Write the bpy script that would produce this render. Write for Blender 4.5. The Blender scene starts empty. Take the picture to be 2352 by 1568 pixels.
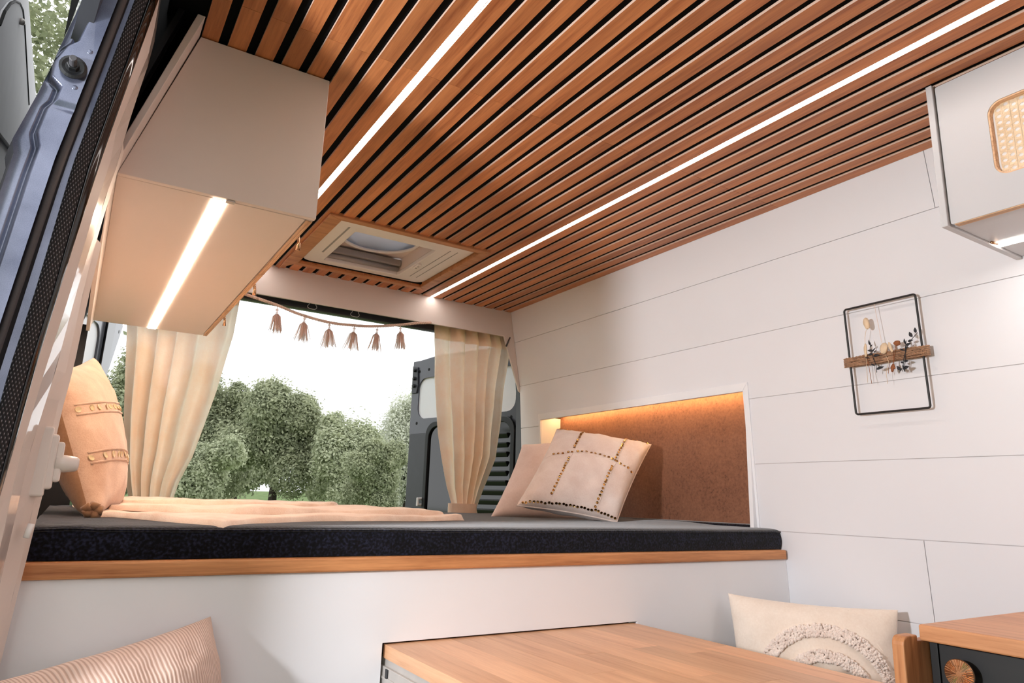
import bpy, bmesh, math, random
from mathutils import Vector, Matrix, noise
random.seed(7)
scene = bpy.context.scene
COL = scene.collection
PI = math.pi

# ------------------------------------------------------------------ camera
ZC = 1.08
RR = [[0.8454676146616406, -0.5332001970757931, 0.029699535294189484],
      [0.1439953938479862, 0.17406532340123437, -0.9741491619561077],
      [0.5142468659203661, 0.8278881645654557, 0.2239449661491014]]
FPX = 1588.44
cam_d = bpy.data.cameras.new('camera'); cam = bpy.data.objects.new('camera', cam_d); COL.objects.link(cam)
cam_d.sensor_fit = 'HORIZONTAL'; cam_d.sensor_width = 36.0; cam_d.lens = FPX / 2352 * 36.0
cam_d.clip_start = 0.02; cam_d.clip_end = 500
r, d, f = [Vector(v) for v in RR]
cam.matrix_world = Matrix(((r.x, -d.x, -f.x, 0), (r.y, -d.y, -f.y, 0), (r.z, -d.z, -f.z, ZC), (0, 0, 0, 1)))
scene.camera = cam

# ------------------------------------------------------------------ world, lamps, exposure
vs = scene.view_settings
vs.view_transform = 'Standard'; vs.look = 'None'; vs.gamma = 1.0; vs.use_curve_mapping = False; vs.exposure = 0.0
w = bpy.data.worlds.new('overcast_sky'); scene.world = w; w.use_nodes = True
nt = w.node_tree; nt.nodes.clear()
wo = nt.nodes.new('ShaderNodeOutputWorld'); bg = nt.nodes.new('ShaderNodeBackground')
bg.inputs['Color'].default_value = (0.97, 0.985, 1.0, 1); bg.inputs['Strength'].default_value = 2.0
nt.links.new(bg.outputs[0], wo.inputs[0])
fl = bpy.data.lights.new('photo_flash', 'POINT'); fl.energy = 130; fl.shadow_soft_size = 0.065; fl.color = (0.98, 0.99, 1.03)
flo = bpy.data.objects.new('photo_flash', fl); COL.objects.link(flo); flo.location = (-0.98, 0.592, 1.30)
LED_CEIL = 21.0; LED_CAB = 56.0; LED_NICHE = 36.0; LED_RIGHT = 20.0

def at(x, y, Y=None, X=None, Z=None):
    """point of the scene seen at pixel (x, y) of the 2352x1568 frame, at the given depth"""
    a, b = (x - 1176) / FPX, (y - 784) / FPX
    v = Vector([RR[0][i] * a + RR[1][i] * b + RR[2][i] for i in range(3)])
    if Y is not None: v = v * (Y / v.y)
    elif X is not None: v = v * (X / v.x)
    else: v = v * ((Z - ZC) / v.z)
    return v + Vector((0, 0, ZC))

# ------------------------------------------------------------------ materials
def rgb(r, g, b):
    c = [(v / 255) for v in (r, g, b)]
    return tuple((x / 12.92 if x <= .04045 else ((x + .055) / 1.055) ** 2.4) for x in c) + (1,)

class N:
    def __init__(s, name):
        s.m = bpy.data.materials.new(name); s.m.use_nodes = True; s.t = s.m.node_tree
        s.b = s.t.nodes['Principled BSDF']; s.out = s.t.nodes['Material Output']
    def n(s, kind, **kw):
        o = s.t.nodes.new('ShaderNode' + kind)
        for k, v in kw.items():
            if hasattr(o, k): setattr(o, k, v)
            else: o.inputs[k].default_value = v
        return o
    def l(s, a, b): s.t.links.new(a, b)
    def coords(s, kind='Object', scale=(1, 1, 1), rot=(0, 0, 0), rand=False):
        tc = s.n('TexCoord'); mp = s.n('Mapping'); s.l(tc.outputs[kind], mp.inputs['Vector'])
        mp.inputs['Scale'].default_value = scale; mp.inputs['Rotation'].default_value = rot
        if rand:
            oi = s.n('ObjectInfo'); mm = s.n('Math', operation='MULTIPLY'); s.l(oi.outputs['Random'], mm.inputs[0]); mm.inputs[1].default_value = 37.0
            s.l(mm.outputs[0], mp.inputs['Location'])
        return mp.outputs[0]
    def ramp(s, fac, stops):
        r = s.n('ValToRGB'); e = r.color_ramp.elements
        while len(e) < len(stops): e.new(.5)
        for q, (p, c) in zip(e, stops): q.position = p; q.color = c
        s.l(fac, r.inputs[0]); return r.outputs[0]
    def bump(s, h, strength=.3, dist=.002):
        b = s.n('Bump'); b.inputs['Strength'].default_value = strength; b.inputs['Distance'].default_value = dist
        s.l(h, b.inputs['Height']); s.l(b.outputs[0], s.b.inputs['Normal'])
    def noise(s, vec, scale, detail=4, rough=.55):
        n = s.n('TexNoise'); n.inputs['Scale'].default_value = scale; n.inputs['Detail'].default_value = detail; n.inputs['Roughness'].default_value = rough
        s.l(vec, n.inputs['Vector']); return n.outputs['Fac']

def plain(name, col, rough=.5, metal=0.0, spec=.5, noise_amt=.04, bump=0.0, scale=30, coat=0.0):
    m = N(name); v = m.coords(); f = m.noise(v, scale)
    c2 = tuple(max(0, x * (1 - noise_amt * 2)) for x in col[:3]) + (1,)
    m.l(m.ramp(f, [(.3, c2), (.7, col)]), m.b.inputs['Base Color'])
    m.b.inputs['Roughness'].default_value = rough; m.b.inputs['Metallic'].default_value = metal
    m.b.inputs['Specular IOR Level'].default_value = spec; m.b.inputs['Coat Weight'].default_value = coat
    if bump: m.bump(f, bump, .002)
    return m.m

def wood(name, dark, light, axis='Y', rough=.45, fine=1.0, var=.25):
    m = N(name); sc = {'X': (1.2, 22, 22), 'Y': (22, 1.2, 22), 'Z': (22, 22, 1.2)}[axis]
    v = m.coords('Object', tuple(k * fine for k in sc), rand=True)
    f1 = m.noise(v, 2.2, 6, .6); f2 = m.noise(v, 9.0, 3, .7)
    mix = m.n('Math', operation='MULTIPLY_ADD'); m.l(f2, mix.inputs[0]); mix.inputs[1].default_value = .55; m.l(f1, mix.inputs[2])
    mid = tuple((a + b) / 2 for a, b in zip(dark, light))
    c = m.ramp(mix.outputs[0], [(.52, dark), (.70, mid), (.95, light)])
    oi = m.n('ObjectInfo'); mr = m.n('MapRange'); m.l(oi.outputs['Random'], mr.inputs['Value']); mr.inputs['To Min'].default_value = 1 - var; mr.inputs['To Max'].default_value = 1 + var * .6
    hs = m.n('HueSaturation'); m.l(c, hs.inputs['Color']); m.l(mr.outputs[0], hs.inputs['Value'])
    m.l(hs.outputs[0], m.b.inputs['Base Color'])
    m.b.inputs['Roughness'].default_value = rough; m.bump(mix.outputs[0], .18, .001)
    return m.m

def emit(name, col, strength):
    m = N(name); m.b.inputs['Base Color'].default_value = (.9, .9, .9, 1)
    m.b.inputs['Emission Color'].default_value = col; m.b.inputs['Emission Strength'].default_value = strength
    return m.m

def fabric(name, c1, c2, scale=120, rough=.9, sheen=.3, transl=0.0, bump=.4, kind='Object', sheer=0.0):
    m = N(name); v = m.coords(kind); f = m.noise(v, scale, 3); g = m.noise(v, scale * .06, 3)
    a = m.n('Math', operation='MULTIPLY_ADD'); m.l(f, a.inputs[0]); a.inputs[1].default_value = .5; m.l(g, a.inputs[2])
    c = m.ramp(a.outputs[0], [(.5, c1), (1.0, c2)])
    m.l(c, m.b.inputs['Base Color']); m.b.inputs['Roughness'].default_value = rough; m.b.inputs['Sheen Weight'].default_value = sheen
    m.b.inputs['Specular IOR Level'].default_value = .2
    if bump: m.bump(f, bump, .001)
    if transl:
        tr = m.n('BsdfTranslucent'); m.l(c, tr.inputs['Color']); mx = m.n('MixShader'); mx.inputs[0].default_value = transl
        m.l(m.b.outputs[0], mx.inputs[1]); m.l(tr.outputs[0], mx.inputs[2]); last = mx.outputs[0]
        if sheer:
            tp = m.n('BsdfTransparent'); m2 = m.n('MixShader'); m2.inputs[0].default_value = sheer; m.l(last, m2.inputs[1]); m.l(tp.outputs[0], m2.inputs[2]); last = m2.outputs[0]
        m.l(last, m.out.inputs['Surface'])
    return m.m

def striped(name, c1, c2, n=46, axis=0):
    """corduroy: ribs along one UV axis"""
    m = N(name); tc = m.n('TexCoord'); sp = m.n('SeparateXYZ'); m.l(tc.outputs['UV'], sp.inputs[0])
    a = m.n('Math', operation='MULTIPLY'); m.l(sp.outputs[axis], a.inputs[0]); a.inputs[1].default_value = n * 2 * PI
    s = m.n('Math', operation='SINE'); m.l(a.outputs[0], s.inputs[0])
    mr = m.n('MapRange'); m.l(s.outputs[0], mr.inputs['Value']); mr.inputs['From Min'].default_value = -1
    m.l(m.ramp(mr.outputs[0], [(.15, c1), (.65, c2)]), m.b.inputs['Base Color']); m.b.inputs['Roughness'].default_value = .95
    m.b.inputs['Sheen Weight'].default_value = .3; m.b.inputs['Specular IOR Level'].default_value = .15; m.bump(mr.outputs[0], .4, .002)
    return m.m

M = {}
M['slat'] = wood('oak_slat', rgb(154, 84, 45), rgb(210, 135, 82), 'Y', .42, 1.0, .16)
M['mdf'] = plain('slat_edge', rgb(226, 192, 172), .7)
M['felt'] = plain('black_felt', (.004, .004, .0045, 1), .95, spec=.1)
M['oakx'] = wood('oak_rail', rgb(158, 96, 54), rgb(222, 156, 102), 'X', .45, 1.0, .05)
M['oaktrim'] = wood('oak_trim', rgb(160, 100, 62), rgb(205, 145, 98), 'X', .45, .8, .12)
M['table'] = wood('table_oak', rgb(196, 142, 104), rgb(230, 182, 142), 'Y', .38, .8, .2)
M['counter'] = wood('counter_oak', rgb(176, 112, 70), rgb(222, 160, 112), 'Y', .4, .7, .1)
M['oakz'] = wood('oak_upright', rgb(165, 105, 62), rgb(212, 150, 100), 'Z', .45, .8, .08)
M['plyedge'] = wood('plywood_edge', rgb(168, 122, 88), rgb(236, 196, 156), 'Y', .6, 3.0, .15)
M['plank'] = plain('white_plank', rgb(232, 233, 237), .38, noise_amt=.012, scale=3)
M['joint'] = plain('plank_joint', rgb(214, 208, 208), .8)
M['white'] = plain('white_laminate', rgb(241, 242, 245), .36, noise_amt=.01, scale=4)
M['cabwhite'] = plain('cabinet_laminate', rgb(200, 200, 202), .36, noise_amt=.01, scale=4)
M['cream'] = plain('cream_laminate', rgb(226, 212, 203), .42, noise_amt=.015, scale=4)
M['gloss'] = plain('gloss_laminate', rgb(214, 200, 192), .12, noise_amt=.01, scale=4, coat=.6)
M['header'] = plain('header_board', rgb(226, 216, 210), .5, noise_amt=.015, scale=6)
M['plastic'] = plain('white_plastic', rgb(236, 231, 228), .32, noise_amt=.01)
M['plasticw'] = plain('warm_plastic', rgb(228, 214, 206), .28, noise_amt=.01)
M['grey'] = plain('grey_plastic', rgb(150, 146, 146), .4)
M['dark'] = plain('dark_metal', rgb(52, 53, 60), .35, spec=.6, noise_amt=.05)
M['body'] = plain('body_paint', rgb(70, 72, 82), .32, spec=.6, noise_amt=.03, coat=.4)
M['blackp'] = plain('black_trim', rgb(22, 23, 26), .42, noise_amt=.05)
M['glossblack'] = plain('gloss_black', rgb(10, 11, 13), .06, spec=.7, noise_amt=.02)
M['rubber'] = plain('rubber_seal', rgb(72, 71, 75), .55, noise_amt=.06, bump=.15, scale=300)
M['black'] = plain('black_gap', (.004, .004, .004, 1), .6, spec=.3)
M['steel'] = plain('steel', rgb(196, 190, 184), .4, metal=.35, noise_amt=.05)
M['brass'] = plain('brass', rgb(220, 178, 140), .26, metal=1.0, noise_amt=.05)
M['gold'] = plain('gold_sequin', rgb(196, 152, 92), .18, metal=1.0, noise_amt=.08, scale=60)
M['wire'] = plain('black_wire', rgb(28, 26, 26), .45)
M['twine'] = fabric('jute_twine', rgb(132, 96, 70), rgb(200, 158, 124), 500, .95, .2)
M['cord'] = fabric('cotton_cord', rgb(246, 224, 212), rgb(253, 238, 228), 300, .95, .3, .45, sheer=.15)
M['tassel'] = fabric('tassel_yarn', rgb(250, 226, 216), rgb(255, 240, 232), 400, .95, .3, .6, sheer=.45)
M['drawer'] = plain('black_front', rgb(26, 25, 26), .5, noise_amt=.03)
M['greydoor'] = plain('grey_door_panel', rgb(246, 246, 248), .6, noise_amt=.02, spec=.3)
M['leafdark'] = plain('eucalyptus', rgb(42, 43, 48), .7, noise_amt=.15)
M['flower'] = plain('dried_flower', rgb(238, 212, 178), .9, noise_amt=.1)
M['rust'] = plain('dried_bud', rgb(160, 98, 62), .9, noise_amt=.15)
M['curtain'] = fabric('linen_curtain', rgb(252, 226, 200), rgb(255, 240, 222), 260, .9, .2, .85, .15, sheer=.05)
M['band'] = fabric('tieback_linen', rgb(214, 186, 164), rgb(232, 206, 186), 260, .9, .2, 0, .2)
M['blanket'] = fabric('knit_blanket', rgb(234, 202, 178), rgb(252, 230, 212), 420, .95, .4, 0, .8)
M['tan'] = fabric('tan_weave', rgb(194, 154, 128), rgb(220, 186, 160), 330, .95, .4, 0, .7)
M['tanback'] = fabric('tan_back', rgb(150, 108, 76), rgb(176, 132, 98), 200, .95, .3, 0, .4)
M['linen'] = fabric('linen_cushion', rgb(226, 206, 196), rgb(242, 228, 220), 300, .95, .3, 0, .5)
M['pink'] = fabric('blush_cushion', rgb(222, 196, 184), rgb(236, 214, 204), 160, .9, .35, 0, .15)
M['cream_c'] = fabric('cream_cushion', rgb(230, 214, 198), rgb(244, 232, 218), 200, .95, .3, 0, .3)
M['tuft'] = fabric('tufted_yarn', rgb(232, 214, 202), rgb(250, 238, 228), 500, 1.0, .4, 0, .6)
M['cordu'] = striped('corduroy', rgb(196, 164, 148), rgb(228, 202, 188), 76, 0)
M['button'] = plain('shell_button', rgb(232, 206, 160), .3, noise_amt=.12, scale=90)
M['led_c'] = emit('led_ceiling', (1.0, .92, .86, 1), LED_CEIL)
M['led_w'] = emit('led_cabinet', (1.0, .76, .57, 1), LED_CAB)
M['led_n'] = emit('led_niche', (1.0, .58, .25, 1), LED_NICHE)
M['led_r'] = emit('led_right', (1.0, .93, .86, 1), LED_RIGHT)
# dark navy velour
m = N('navy_velour'); v = m.coords(); f1 = m.noise(v, 210, 2, .4); f2 = m.noise(v, 16, 3)
a = m.n('Math', operation='MULTIPLY_ADD'); m.l(f2, a.inputs[0]); a.inputs[1].default_value = .35; m.l(f1, a.inputs[2])
m.l(m.ramp(a.outputs[0], [(.58, rgb(9, 9, 13)), (.72, rgb(20, 21, 32)), (.90, rgb(36, 38, 56))]), m.b.inputs['Base Color'])
m.b.inputs['Roughness'].default_value = .95; m.b.inputs['Sheen Weight'].default_value = .3; m.b.inputs['Sheen Roughness'].default_value = .4; m.b.inputs['Specular IOR Level'].default_value = .15
m.bump(f1, .5, .002); M['navy'] = m.m
# cork like back panel of the niche
m = N('bronze_cork'); v = m.coords(); f1 = m.noise(v, 130, 8, .7); f2 = m.noise(v, 6, 4, .6)
a = m.n('Math', operation='MULTIPLY_ADD'); m.l(f2, a.inputs[0]); a.inputs[1].default_value = .5; m.l(f1, a.inputs[2])
m.l(m.ramp(a.outputs[0], [(.52, rgb(84, 50, 34)), (.66, rgb(122, 80, 58)), (1.0, rgb(146, 100, 74))]), m.b.inputs['Base Color'])
m.b.inputs['Roughness'].default_value = .6; m.bump(f1, .3, .001); M['cork'] = m.m
# door jamb: blue grey metallic paint
m = N('blue_grey_paint'); v = m.coords(); f1 = m.noise(v, 900, 1); f2 = m.noise(v, 8, 4)
a = m.n('Math', operation='MULTIPLY_ADD'); m.l(f1, a.inputs[0]); a.inputs[1].default_value = .2; m.l(f2, a.inputs[2])
m.l(m.ramp(a.outputs[0], [(.45, rgb(84, 90, 112)), (.85, rgb(140, 146, 168))]), m.b.inputs['Base Color'])
m.b.inputs['Roughness'].default_value = .3; m.b.inputs['Metallic'].default_value = .6; m.b.inputs['Coat Weight'].default_value = .6; M['jamb'] = m.m
# woven fabric seal
m = N('woven_seal'); tc = m.n('TexCoord'); mp = m.n('Mapping'); m.l(tc.outputs['UV'], mp.inputs[0]); mp.inputs['Scale'].default_value = (5, 190, 1)
sp = m.n('SeparateXYZ'); m.l(mp.outputs[0], sp.inputs[0])
def tri(i):
    s = m.n('Math', operation='SINE'); q = m.n('Math', operation='MULTIPLY'); q.inputs[1].default_value = 2 * PI; m.l(sp.outputs[i], q.inputs[0]); m.l(q.outputs[0], s.inputs[0]); return s.outputs[0]
mu = m.n('Math', operation='MULTIPLY'); m.l(tri(0), mu.inputs[0]); m.l(tri(1), mu.inputs[1])
mr = m.n('MapRange'); m.l(mu.outputs[0], mr.inputs['Value']); mr.inputs['From Min'].default_value = -1
m.l(m.ramp(mr.outputs[0], [(.45, rgb(18, 18, 22)), (.86, rgb(58, 57, 64)), (.97, rgb(150, 148, 152))]), m.b.inputs['Base Color']); m.b.inputs['Roughness'].default_value = .9
m.bump(mr.outputs[0], .6, .002); M['weave'] = m.m
# grass, foliage
def foliage(name, c1, c2, transl=.25):
    m = N(name); v = m.coords('Object'); g = m.noise(v, 1.3, 3); oi = m.n('NewGeometry')
    a = m.n('Math', operation='MULTIPLY_ADD'); m.l(oi.outputs['Random Per Island'], a.inputs[0]); a.inputs[1].default_value = .55; m.l(g, a.inputs[2])
    c = m.ramp(a.outputs[0], [(.35, c1), (1.05, c2)]); m.l(c, m.b.inputs['Base Color']); m.b.inputs['Roughness'].default_value = .7; m.b.inputs['Specular IOR Level'].default_value = .25
    tr = m.n('BsdfTranslucent'); m.l(c, tr.inputs['Color']); mx = m.n('MixShader'); mx.inputs[0].default_value = transl
    m.l(m.b.outputs[0], mx.inputs[1]); m.l(tr.outputs[0], mx.inputs[2]); m.l(mx.outputs[0], m.out.inputs['Surface'])
    return m.m
M['leaf1'] = foliage('leaf_dark', rgb(128, 136, 110), rgb(194, 198, 166), .4)
M['leaf2'] = foliage('leaf_mid', rgb(150, 158, 130), rgb(208, 212, 182), .4)
M['leaf3'] = foliage('leaf_pale', rgb(186, 190, 172), rgb(232, 234, 220), .4)
M['bark'] = plain('bark', rgb(66, 56, 48), .9, noise_amt=.25, scale=5)
M['grass'] = plain('grass', rgb(112, 132, 84), .95, noise_amt=.2, scale=2, spec=.1)
m = N('clear_dome'); m.b.inputs['Base Color'].default_value = rgb(196, 200, 210); m.b.inputs['Roughness'].default_value = .45; m.b.inputs['Transmission Weight'].default_value = .35; m.b.inputs['IOR'].default_value = 1.1; M['dome'] = m.m
m = N('clear_wire'); m.b.inputs['Base Color'].default_value = rgb(225, 225, 228); m.b.inputs['Roughness'].default_value = .2; M['clip'] = m.m

# ------------------------------------------------------------------ builders
def obj(name, mesh, mat=None, parent=None, loc=None, smooth=False):
    if mat is not None and not mesh.materials: mesh.materials.append(mat)
    if smooth:
        for p in mesh.polygons: p.use_smooth = True
    o = bpy.data.objects.new(name, mesh); COL.objects.link(o)
    if loc is not None: o.location = loc
    if parent is not None: o.parent = parent
    return o
def thing(name, label, cat, loc=(0, 0, 0), group=None):
    o = bpy.data.objects.new(name, None); COL.objects.link(o); o.location = loc; o.empty_display_size = .05
    return tag(o, label, cat, group)
def tag(o, label, cat, group=None):
    o['label'] = label; o['category'] = cat
    if group: o['group'] = group
    return o
def struct(o, label=None):
    o['kind'] = 'structure'
    if label: o['label'] = label
    return o
def sroot(name, label, loc=(0, 0, 0)):
    o = bpy.data.objects.new(name, None); COL.objects.link(o); o.location = loc; return struct(o, label)

class MB:
    def __init__(s): s.v = []; s.f = []; s.mi = []; s.uv = {}
    def add(s, vs, fs, mi=0):
        o = len(s.v); s.v += [tuple(v) for v in vs]
        for q in fs: s.f.append(tuple(i + o for i in q)); s.mi.append(mi)
    def box(s, a, b, mi=0):
        x0, y0, z0 = a; x1, y1, z1 = b
        s.add([(x0, y0, z0), (x1, y0, z0), (x1, y1, z0), (x0, y1, z0), (x0, y0, z1), (x1, y0, z1), (x1, y1, z1), (x0, y1, z1)],
              [(0, 3, 2, 1), (4, 5, 6, 7), (0, 1, 5, 4), (1, 2, 6, 5), (2, 3, 7, 6), (3, 0, 4, 7)], mi)
    def prism(s, poly, vec, mi=0):
        """closed prism of a 3-D polygon swept by vec"""
        n = len(poly); v = [Vector(p) for p in poly]; v2 = [p + Vector(vec) for p in v]
        s.add(v + v2, [tuple(range(n))[::-1], tuple(range(n, 2 * n))] + [(i, (i + 1) % n, n + (i + 1) % n, n + i) for i in range(n)], mi)
    def tube(s, pts, rad, k=8, mi=0, cap=True, closed=False):
        pts = [Vector(p) for p in pts]; n = len(pts); rads = rad if isinstance(rad, (list, tuple)) else [rad] * n
        rings = []; up = None
        for i, p in enumerate(pts):
            if closed: t = pts[(i + 1) % n] - pts[i - 1]
            else: t = pts[min(i + 1, n - 1)] - pts[max(i - 1, 0)]
            t.normalize()
            if up is None: up = Vector((0, 0, 1)) if abs(t.z) < .9 else Vector((1, 0, 0))
            u = (up - t * up.dot(t))
            if u.length < 1e-6: u = t.orthogonal()
            u.normalize(); w = t.cross(u); up = u
            rings.append([p + (u * math.cos(2 * PI * j / k) + w * math.sin(2 * PI * j / k)) * rads[i] for j in range(k)])
        fs = []; m = n if closed else n - 1
        for i in range(m):
            a, b = i * k, ((i + 1) % n) * k
            for j in range(k): fs.append((a + j, a + (j + 1) % k, b + (j + 1) % k, b + j))
        if cap and not closed: fs += [tuple(range(k))[::-1], tuple(range((n - 1) * k, n * k))]
        s.add([p for r_ in rings for p in r_], fs, mi)
    def grid(s, fn, nu, nv, mi=0, flip=False):
        o = len(s.v)
        for j in range(nv + 1):
            for i in range(nu + 1):
                s.v.append(tuple(fn(i / nu, j / nv))); s.uv[len(s.v) - 1] = (i / nu, j / nv)
        for j in range(nv):
            for i in range(nu):
                a = o + j * (nu + 1) + i; q = (a, a + 1, a + nu + 2, a + nu + 1)
                s.f.append(q[::-1] if flip else q); s.mi.append(mi)
    def lathe(s, prof, c, axis='Z', k=20, mi=0):
        c = Vector(c); vs = []
        for (rad, h) in prof:
            for j in range(k):
                a = 2 * PI * j / k; p = Vector((rad * math.cos(a), rad * math.sin(a), h))
                if axis == 'Y': p = Vector((p.x, p.z, p.y))
                if axis == 'X': p = Vector((p.z, p.x, p.y))
                vs.append(c + p)
        fs = [(i * k + j, i * k + (j + 1) % k, (i + 1) * k + (j + 1) % k, (i + 1) * k + j) for i in range(len(prof) - 1) for j in range(k)]
        fs += [tuple(range(k))[::-1], tuple(range((len(prof) - 1) * k, len(prof) * k))]
        s.add(vs, fs, mi)
    def mesh(s, name='m', center=None, fix=True):
        me = bpy.data.meshes.new(name)
        vs = s.v if center is None else [(a - center[0], b - center[1], c - center[2]) for a, b, c in s.v]
        me.from_pydata(vs, [], s.f)
        me.polygons.foreach_set('material_index', s.mi)
        if s.uv:
            ul = me.uv_layers.new(name='UVMap')
            for lp in me.loops: ul.data[lp.index].uv = s.uv.get(lp.vertex_index, (0, 0))
        if fix:
            bm = bmesh.new(); bm.from_mesh(me); bmesh.ops.recalc_face_normals(bm, faces=bm.faces); bm.to_mesh(me); bm.free()
        me.update(); return me

def bevel_mesh(me, w=.002, seg=2, ang=30):
    bm = bmesh.new(); bm.from_mesh(me); bmesh.ops.remove_doubles(bm, verts=bm.verts, dist=1e-6)
    es = [e for e in bm.edges if len(e.link_faces) == 2 and e.calc_face_angle(0) > math.radians(ang)]
    bmesh.ops.bevel(bm, geom=es, offset=w, segments=seg, affect='EDGES', profile=.5, clamp_overlap=True)
    bm.to_mesh(me); bm.free(); me.update(); return me
def box(name, a, b, mat, parent=None, bev=.0015, seg=2):
    b_ = MB(); b_.box(a, b); c = [(p + q) / 2 for p, q in zip(a, b)]; me = b_.mesh(name, c)
    if bev: bevel_mesh(me, bev, seg)
    o = obj(name, me, mat, None, c)
    if parent is not None: o.parent = parent; o.location = Vector(c) - parent.location if parent.parent is None else Vector(c) - parent.location - parent.parent.location
    return o
def build(name, mb, mat, parent=None, smooth=False, center=None, bev=0, fix=True):
    if center is None:
        n = len(mb.v); center = tuple(sum(v[i] for v in mb.v) / n for i in range(3))
    me = mb.mesh(name, center, fix)
    if bev: bevel_mesh(me, bev)
    mats = mat if isinstance(mat, (list, tuple)) else [mat]
    for q in mats: me.materials.append(q)
    o = obj(name, me, None, None, center, smooth)
    if parent is not None:
        base = parent.location.copy()
        if parent.parent is not None: base += parent.parent.location
        o.parent = parent; o.location = Vector(center) - base
    return o
def rrect(cx, cy, w, h, r, k=6):
    pts = []
    for qx, qy, a0 in ((1, 1, 0), (-1, 1, 90), (-1, -1, 180), (1, -1, 270)):
        for i in range(k + 1):
            a = math.radians(a0 + 90 * i / k); pts.append((cx + qx * (w / 2 - r) + r * math.cos(a), cy + qy * (h / 2 - r) + r * math.sin(a)))
    return pts
def interp(tbl, x):
    tbl = sorted(tbl)
    if x <= tbl[0][0]:
        (a, b), (c, d_) = tbl[0], tbl[1]
    elif x >= tbl[-1][0]:
        (a, b), (c, d_) = tbl[-2], tbl[-1]
    else:
        for i in range(len(tbl) - 1):
            if tbl[i][0] <= x <= tbl[i + 1][0]:
                (a, b), (c, d_) = tbl[i], tbl[i + 1]; break
    return b + (d_ - b) * (x - a) / (c - a) if c != a else b
def ring_plate(mb, outer, inner, z0, z1, mi=0, to3=None):
    """plate with a hole: outer and inner loops of the same length"""
    n = len(outer); to3 = to3 or (lambda p, z: (p[0], p[1], z))
    vs = [to3(p, z0) for p in outer] + [to3(p, z0) for p in inner] + [to3(p, z1) for p in outer] + [to3(p, z1) for p in inner]
    fs = []
    for i in range(n):
        j = (i + 1) % n
        fs += [(i, j, n + j, n + i), (2 * n + i, 3 * n + i, 3 * n + j, 2 * n + j), (i, 2 * n + i, 2 * n + j, j), (n + i, n + j, 3 * n + j, 3 * n + i)]
    mb.add(vs, fs, mi)

# ================================================================== STRUCTURE
# ---- ceiling: black felt board with oak slats
ceil = struct(box('ceiling', (.03, -1.5, 1.9062), (.555, 2.60, 1.93), M['felt'], None, 0), 'black felt ceiling lined with oak slats')
def bx(name, a, b, mat, parent, bev=.001, seg=2): return box(name, a, b, mat, parent, bev, seg)
bx('felt_board', (.555, -1.5, 1.9062), (1.095, 1.945, 1.93), M['felt'], ceil, 0)
bx('felt_board', (.555, 2.42, 1.9062), (1.095, 2.60, 1.93), M['felt'], ceil, 0)
bx('felt_board', (1.095, -1.5, 1.9062), (1.80, 2.60, 1.93), M['felt'], ceil, 0)
for a_, b_ in (((.06, -1.5), (.655, 2.60)), ((.97, -1.5), (1.80, 2.60)), ((.655, -1.5), (.97, 2.035)), ((.655, 2.39), (.97, 2.60))):
    bx('roof_skin', a_ + (2.03,), b_ + (2.045,), M['grey'], ceil, 0)
SLW = .0332
def slat_mesh(L, W=SLW):
    b = MB(); b.box((-W / 2, -L / 2, -.0028), (W / 2, L / 2, .0028)); b.mi = [0, 0, 0, 1, 0, 1]
    me = b.mesh('slat'); me.materials.append(M['slat']); me.materials.append(M['mdf']); return me
mesh_c = {}
def slat(x0, x1, y0, y1):
    key = (round(y1 - y0, 4), round(x1 - x0, 4))
    if key not in mesh_c: mesh_c[key] = slat_mesh(key[0], key[1])
    o = bpy.data.objects.new('slat', mesh_c[key]); COL.objects.link(o)
    o.parent = ceil; o.location = Vector(((x0 + x1) / 2, (y0 + y1) / 2, 1.9030)) - ceil.location
GAP0 = 1.179
for k in range(-22, 9):
    a = GAP0 + .05 * k + (.05 - SLW) / 2; b_ = a + SLW
    if b_ < .095: continue
    a = max(a, .0915); b_ = min(b_, 1.5745)
    if b_ - a < .008: continue
    slat(a, b_, -1.4, 1.1395); c = (a + b_) / 2
    if .56 < c < 1.095:
        slat(a, b_, 1.1403, 1.932); slat(a, b_, 2.432, 2.5465)
    else: slat(a, b_, 1.1403, 2.5465)
for nm, x, y1, lab in (('ceiling_light_strip', GAP0 - .702, 2.54, 'long glowing light strip in the slat ceiling passing beside the beige overhead cabinet'),
                       ('ceiling_light_strip', GAP0, 2.536, 'long glowing light strip in the slat ceiling passing the roof vent towards the white plank wall')):
    t = thing(nm, lab, 'light strip', (x, .5, 1.90), 'light strips let into the slat ceiling')
    bx('diffuser', (x - .0068, -1.35, 1.9006), (x + .0068, y1, 1.9050), M['led_c'], t, .001, 1)
    bx('channel', (x - .0072, -1.36, 1.9051), (x + .0072, y1, 1.9061), M['steel'], t, 0)

# ---- right wall: white planks on a leaning, slightly bowed profile
WPROF = [(0.0, 1.69), (.65, 1.685), (.836, 1.676), (1.02, 1.663), (1.202, 1.652), (1.388, 1.642), (1.572, 1.630), (1.764, 1.596), (1.905, 1.571)]
def wx(z): return interp(WPROF, z)
wall_r = sroot('wall_right', 'white painted plank wall with fine horizontal grooves', (1.65, 1.0, 0))
NY0, NY1, NZ1 = 1.345, 2.393, 1.412         # niche opening
FY0, FY1, FZ1 = 1.326, 2.406, 1.437         # outside of the niche frame
def plank(poly, zref):
    z0, z1 = zref; xa, xb = wx(z0), wx(z1)
    def p3(y, z, off=0): return (xa + (xb - xa) * (z - z0) / (z1 - z0) + off, y, z)
    b = MB(); n = len(poly); fr = [p3(y, z) for y, z in poly]; bk = [p3(y, z, .0032) for y, z in poly]
    b.add(fr + bk, [tuple(range(n)), tuple(range(n, 2 * n))[::-1]] + [(i, n + i, n + (i + 1) % n, (i + 1) % n) for i in range(n)])
    me_o = build('plank', b, M['plank'], wall_r)
    return me_o
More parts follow.
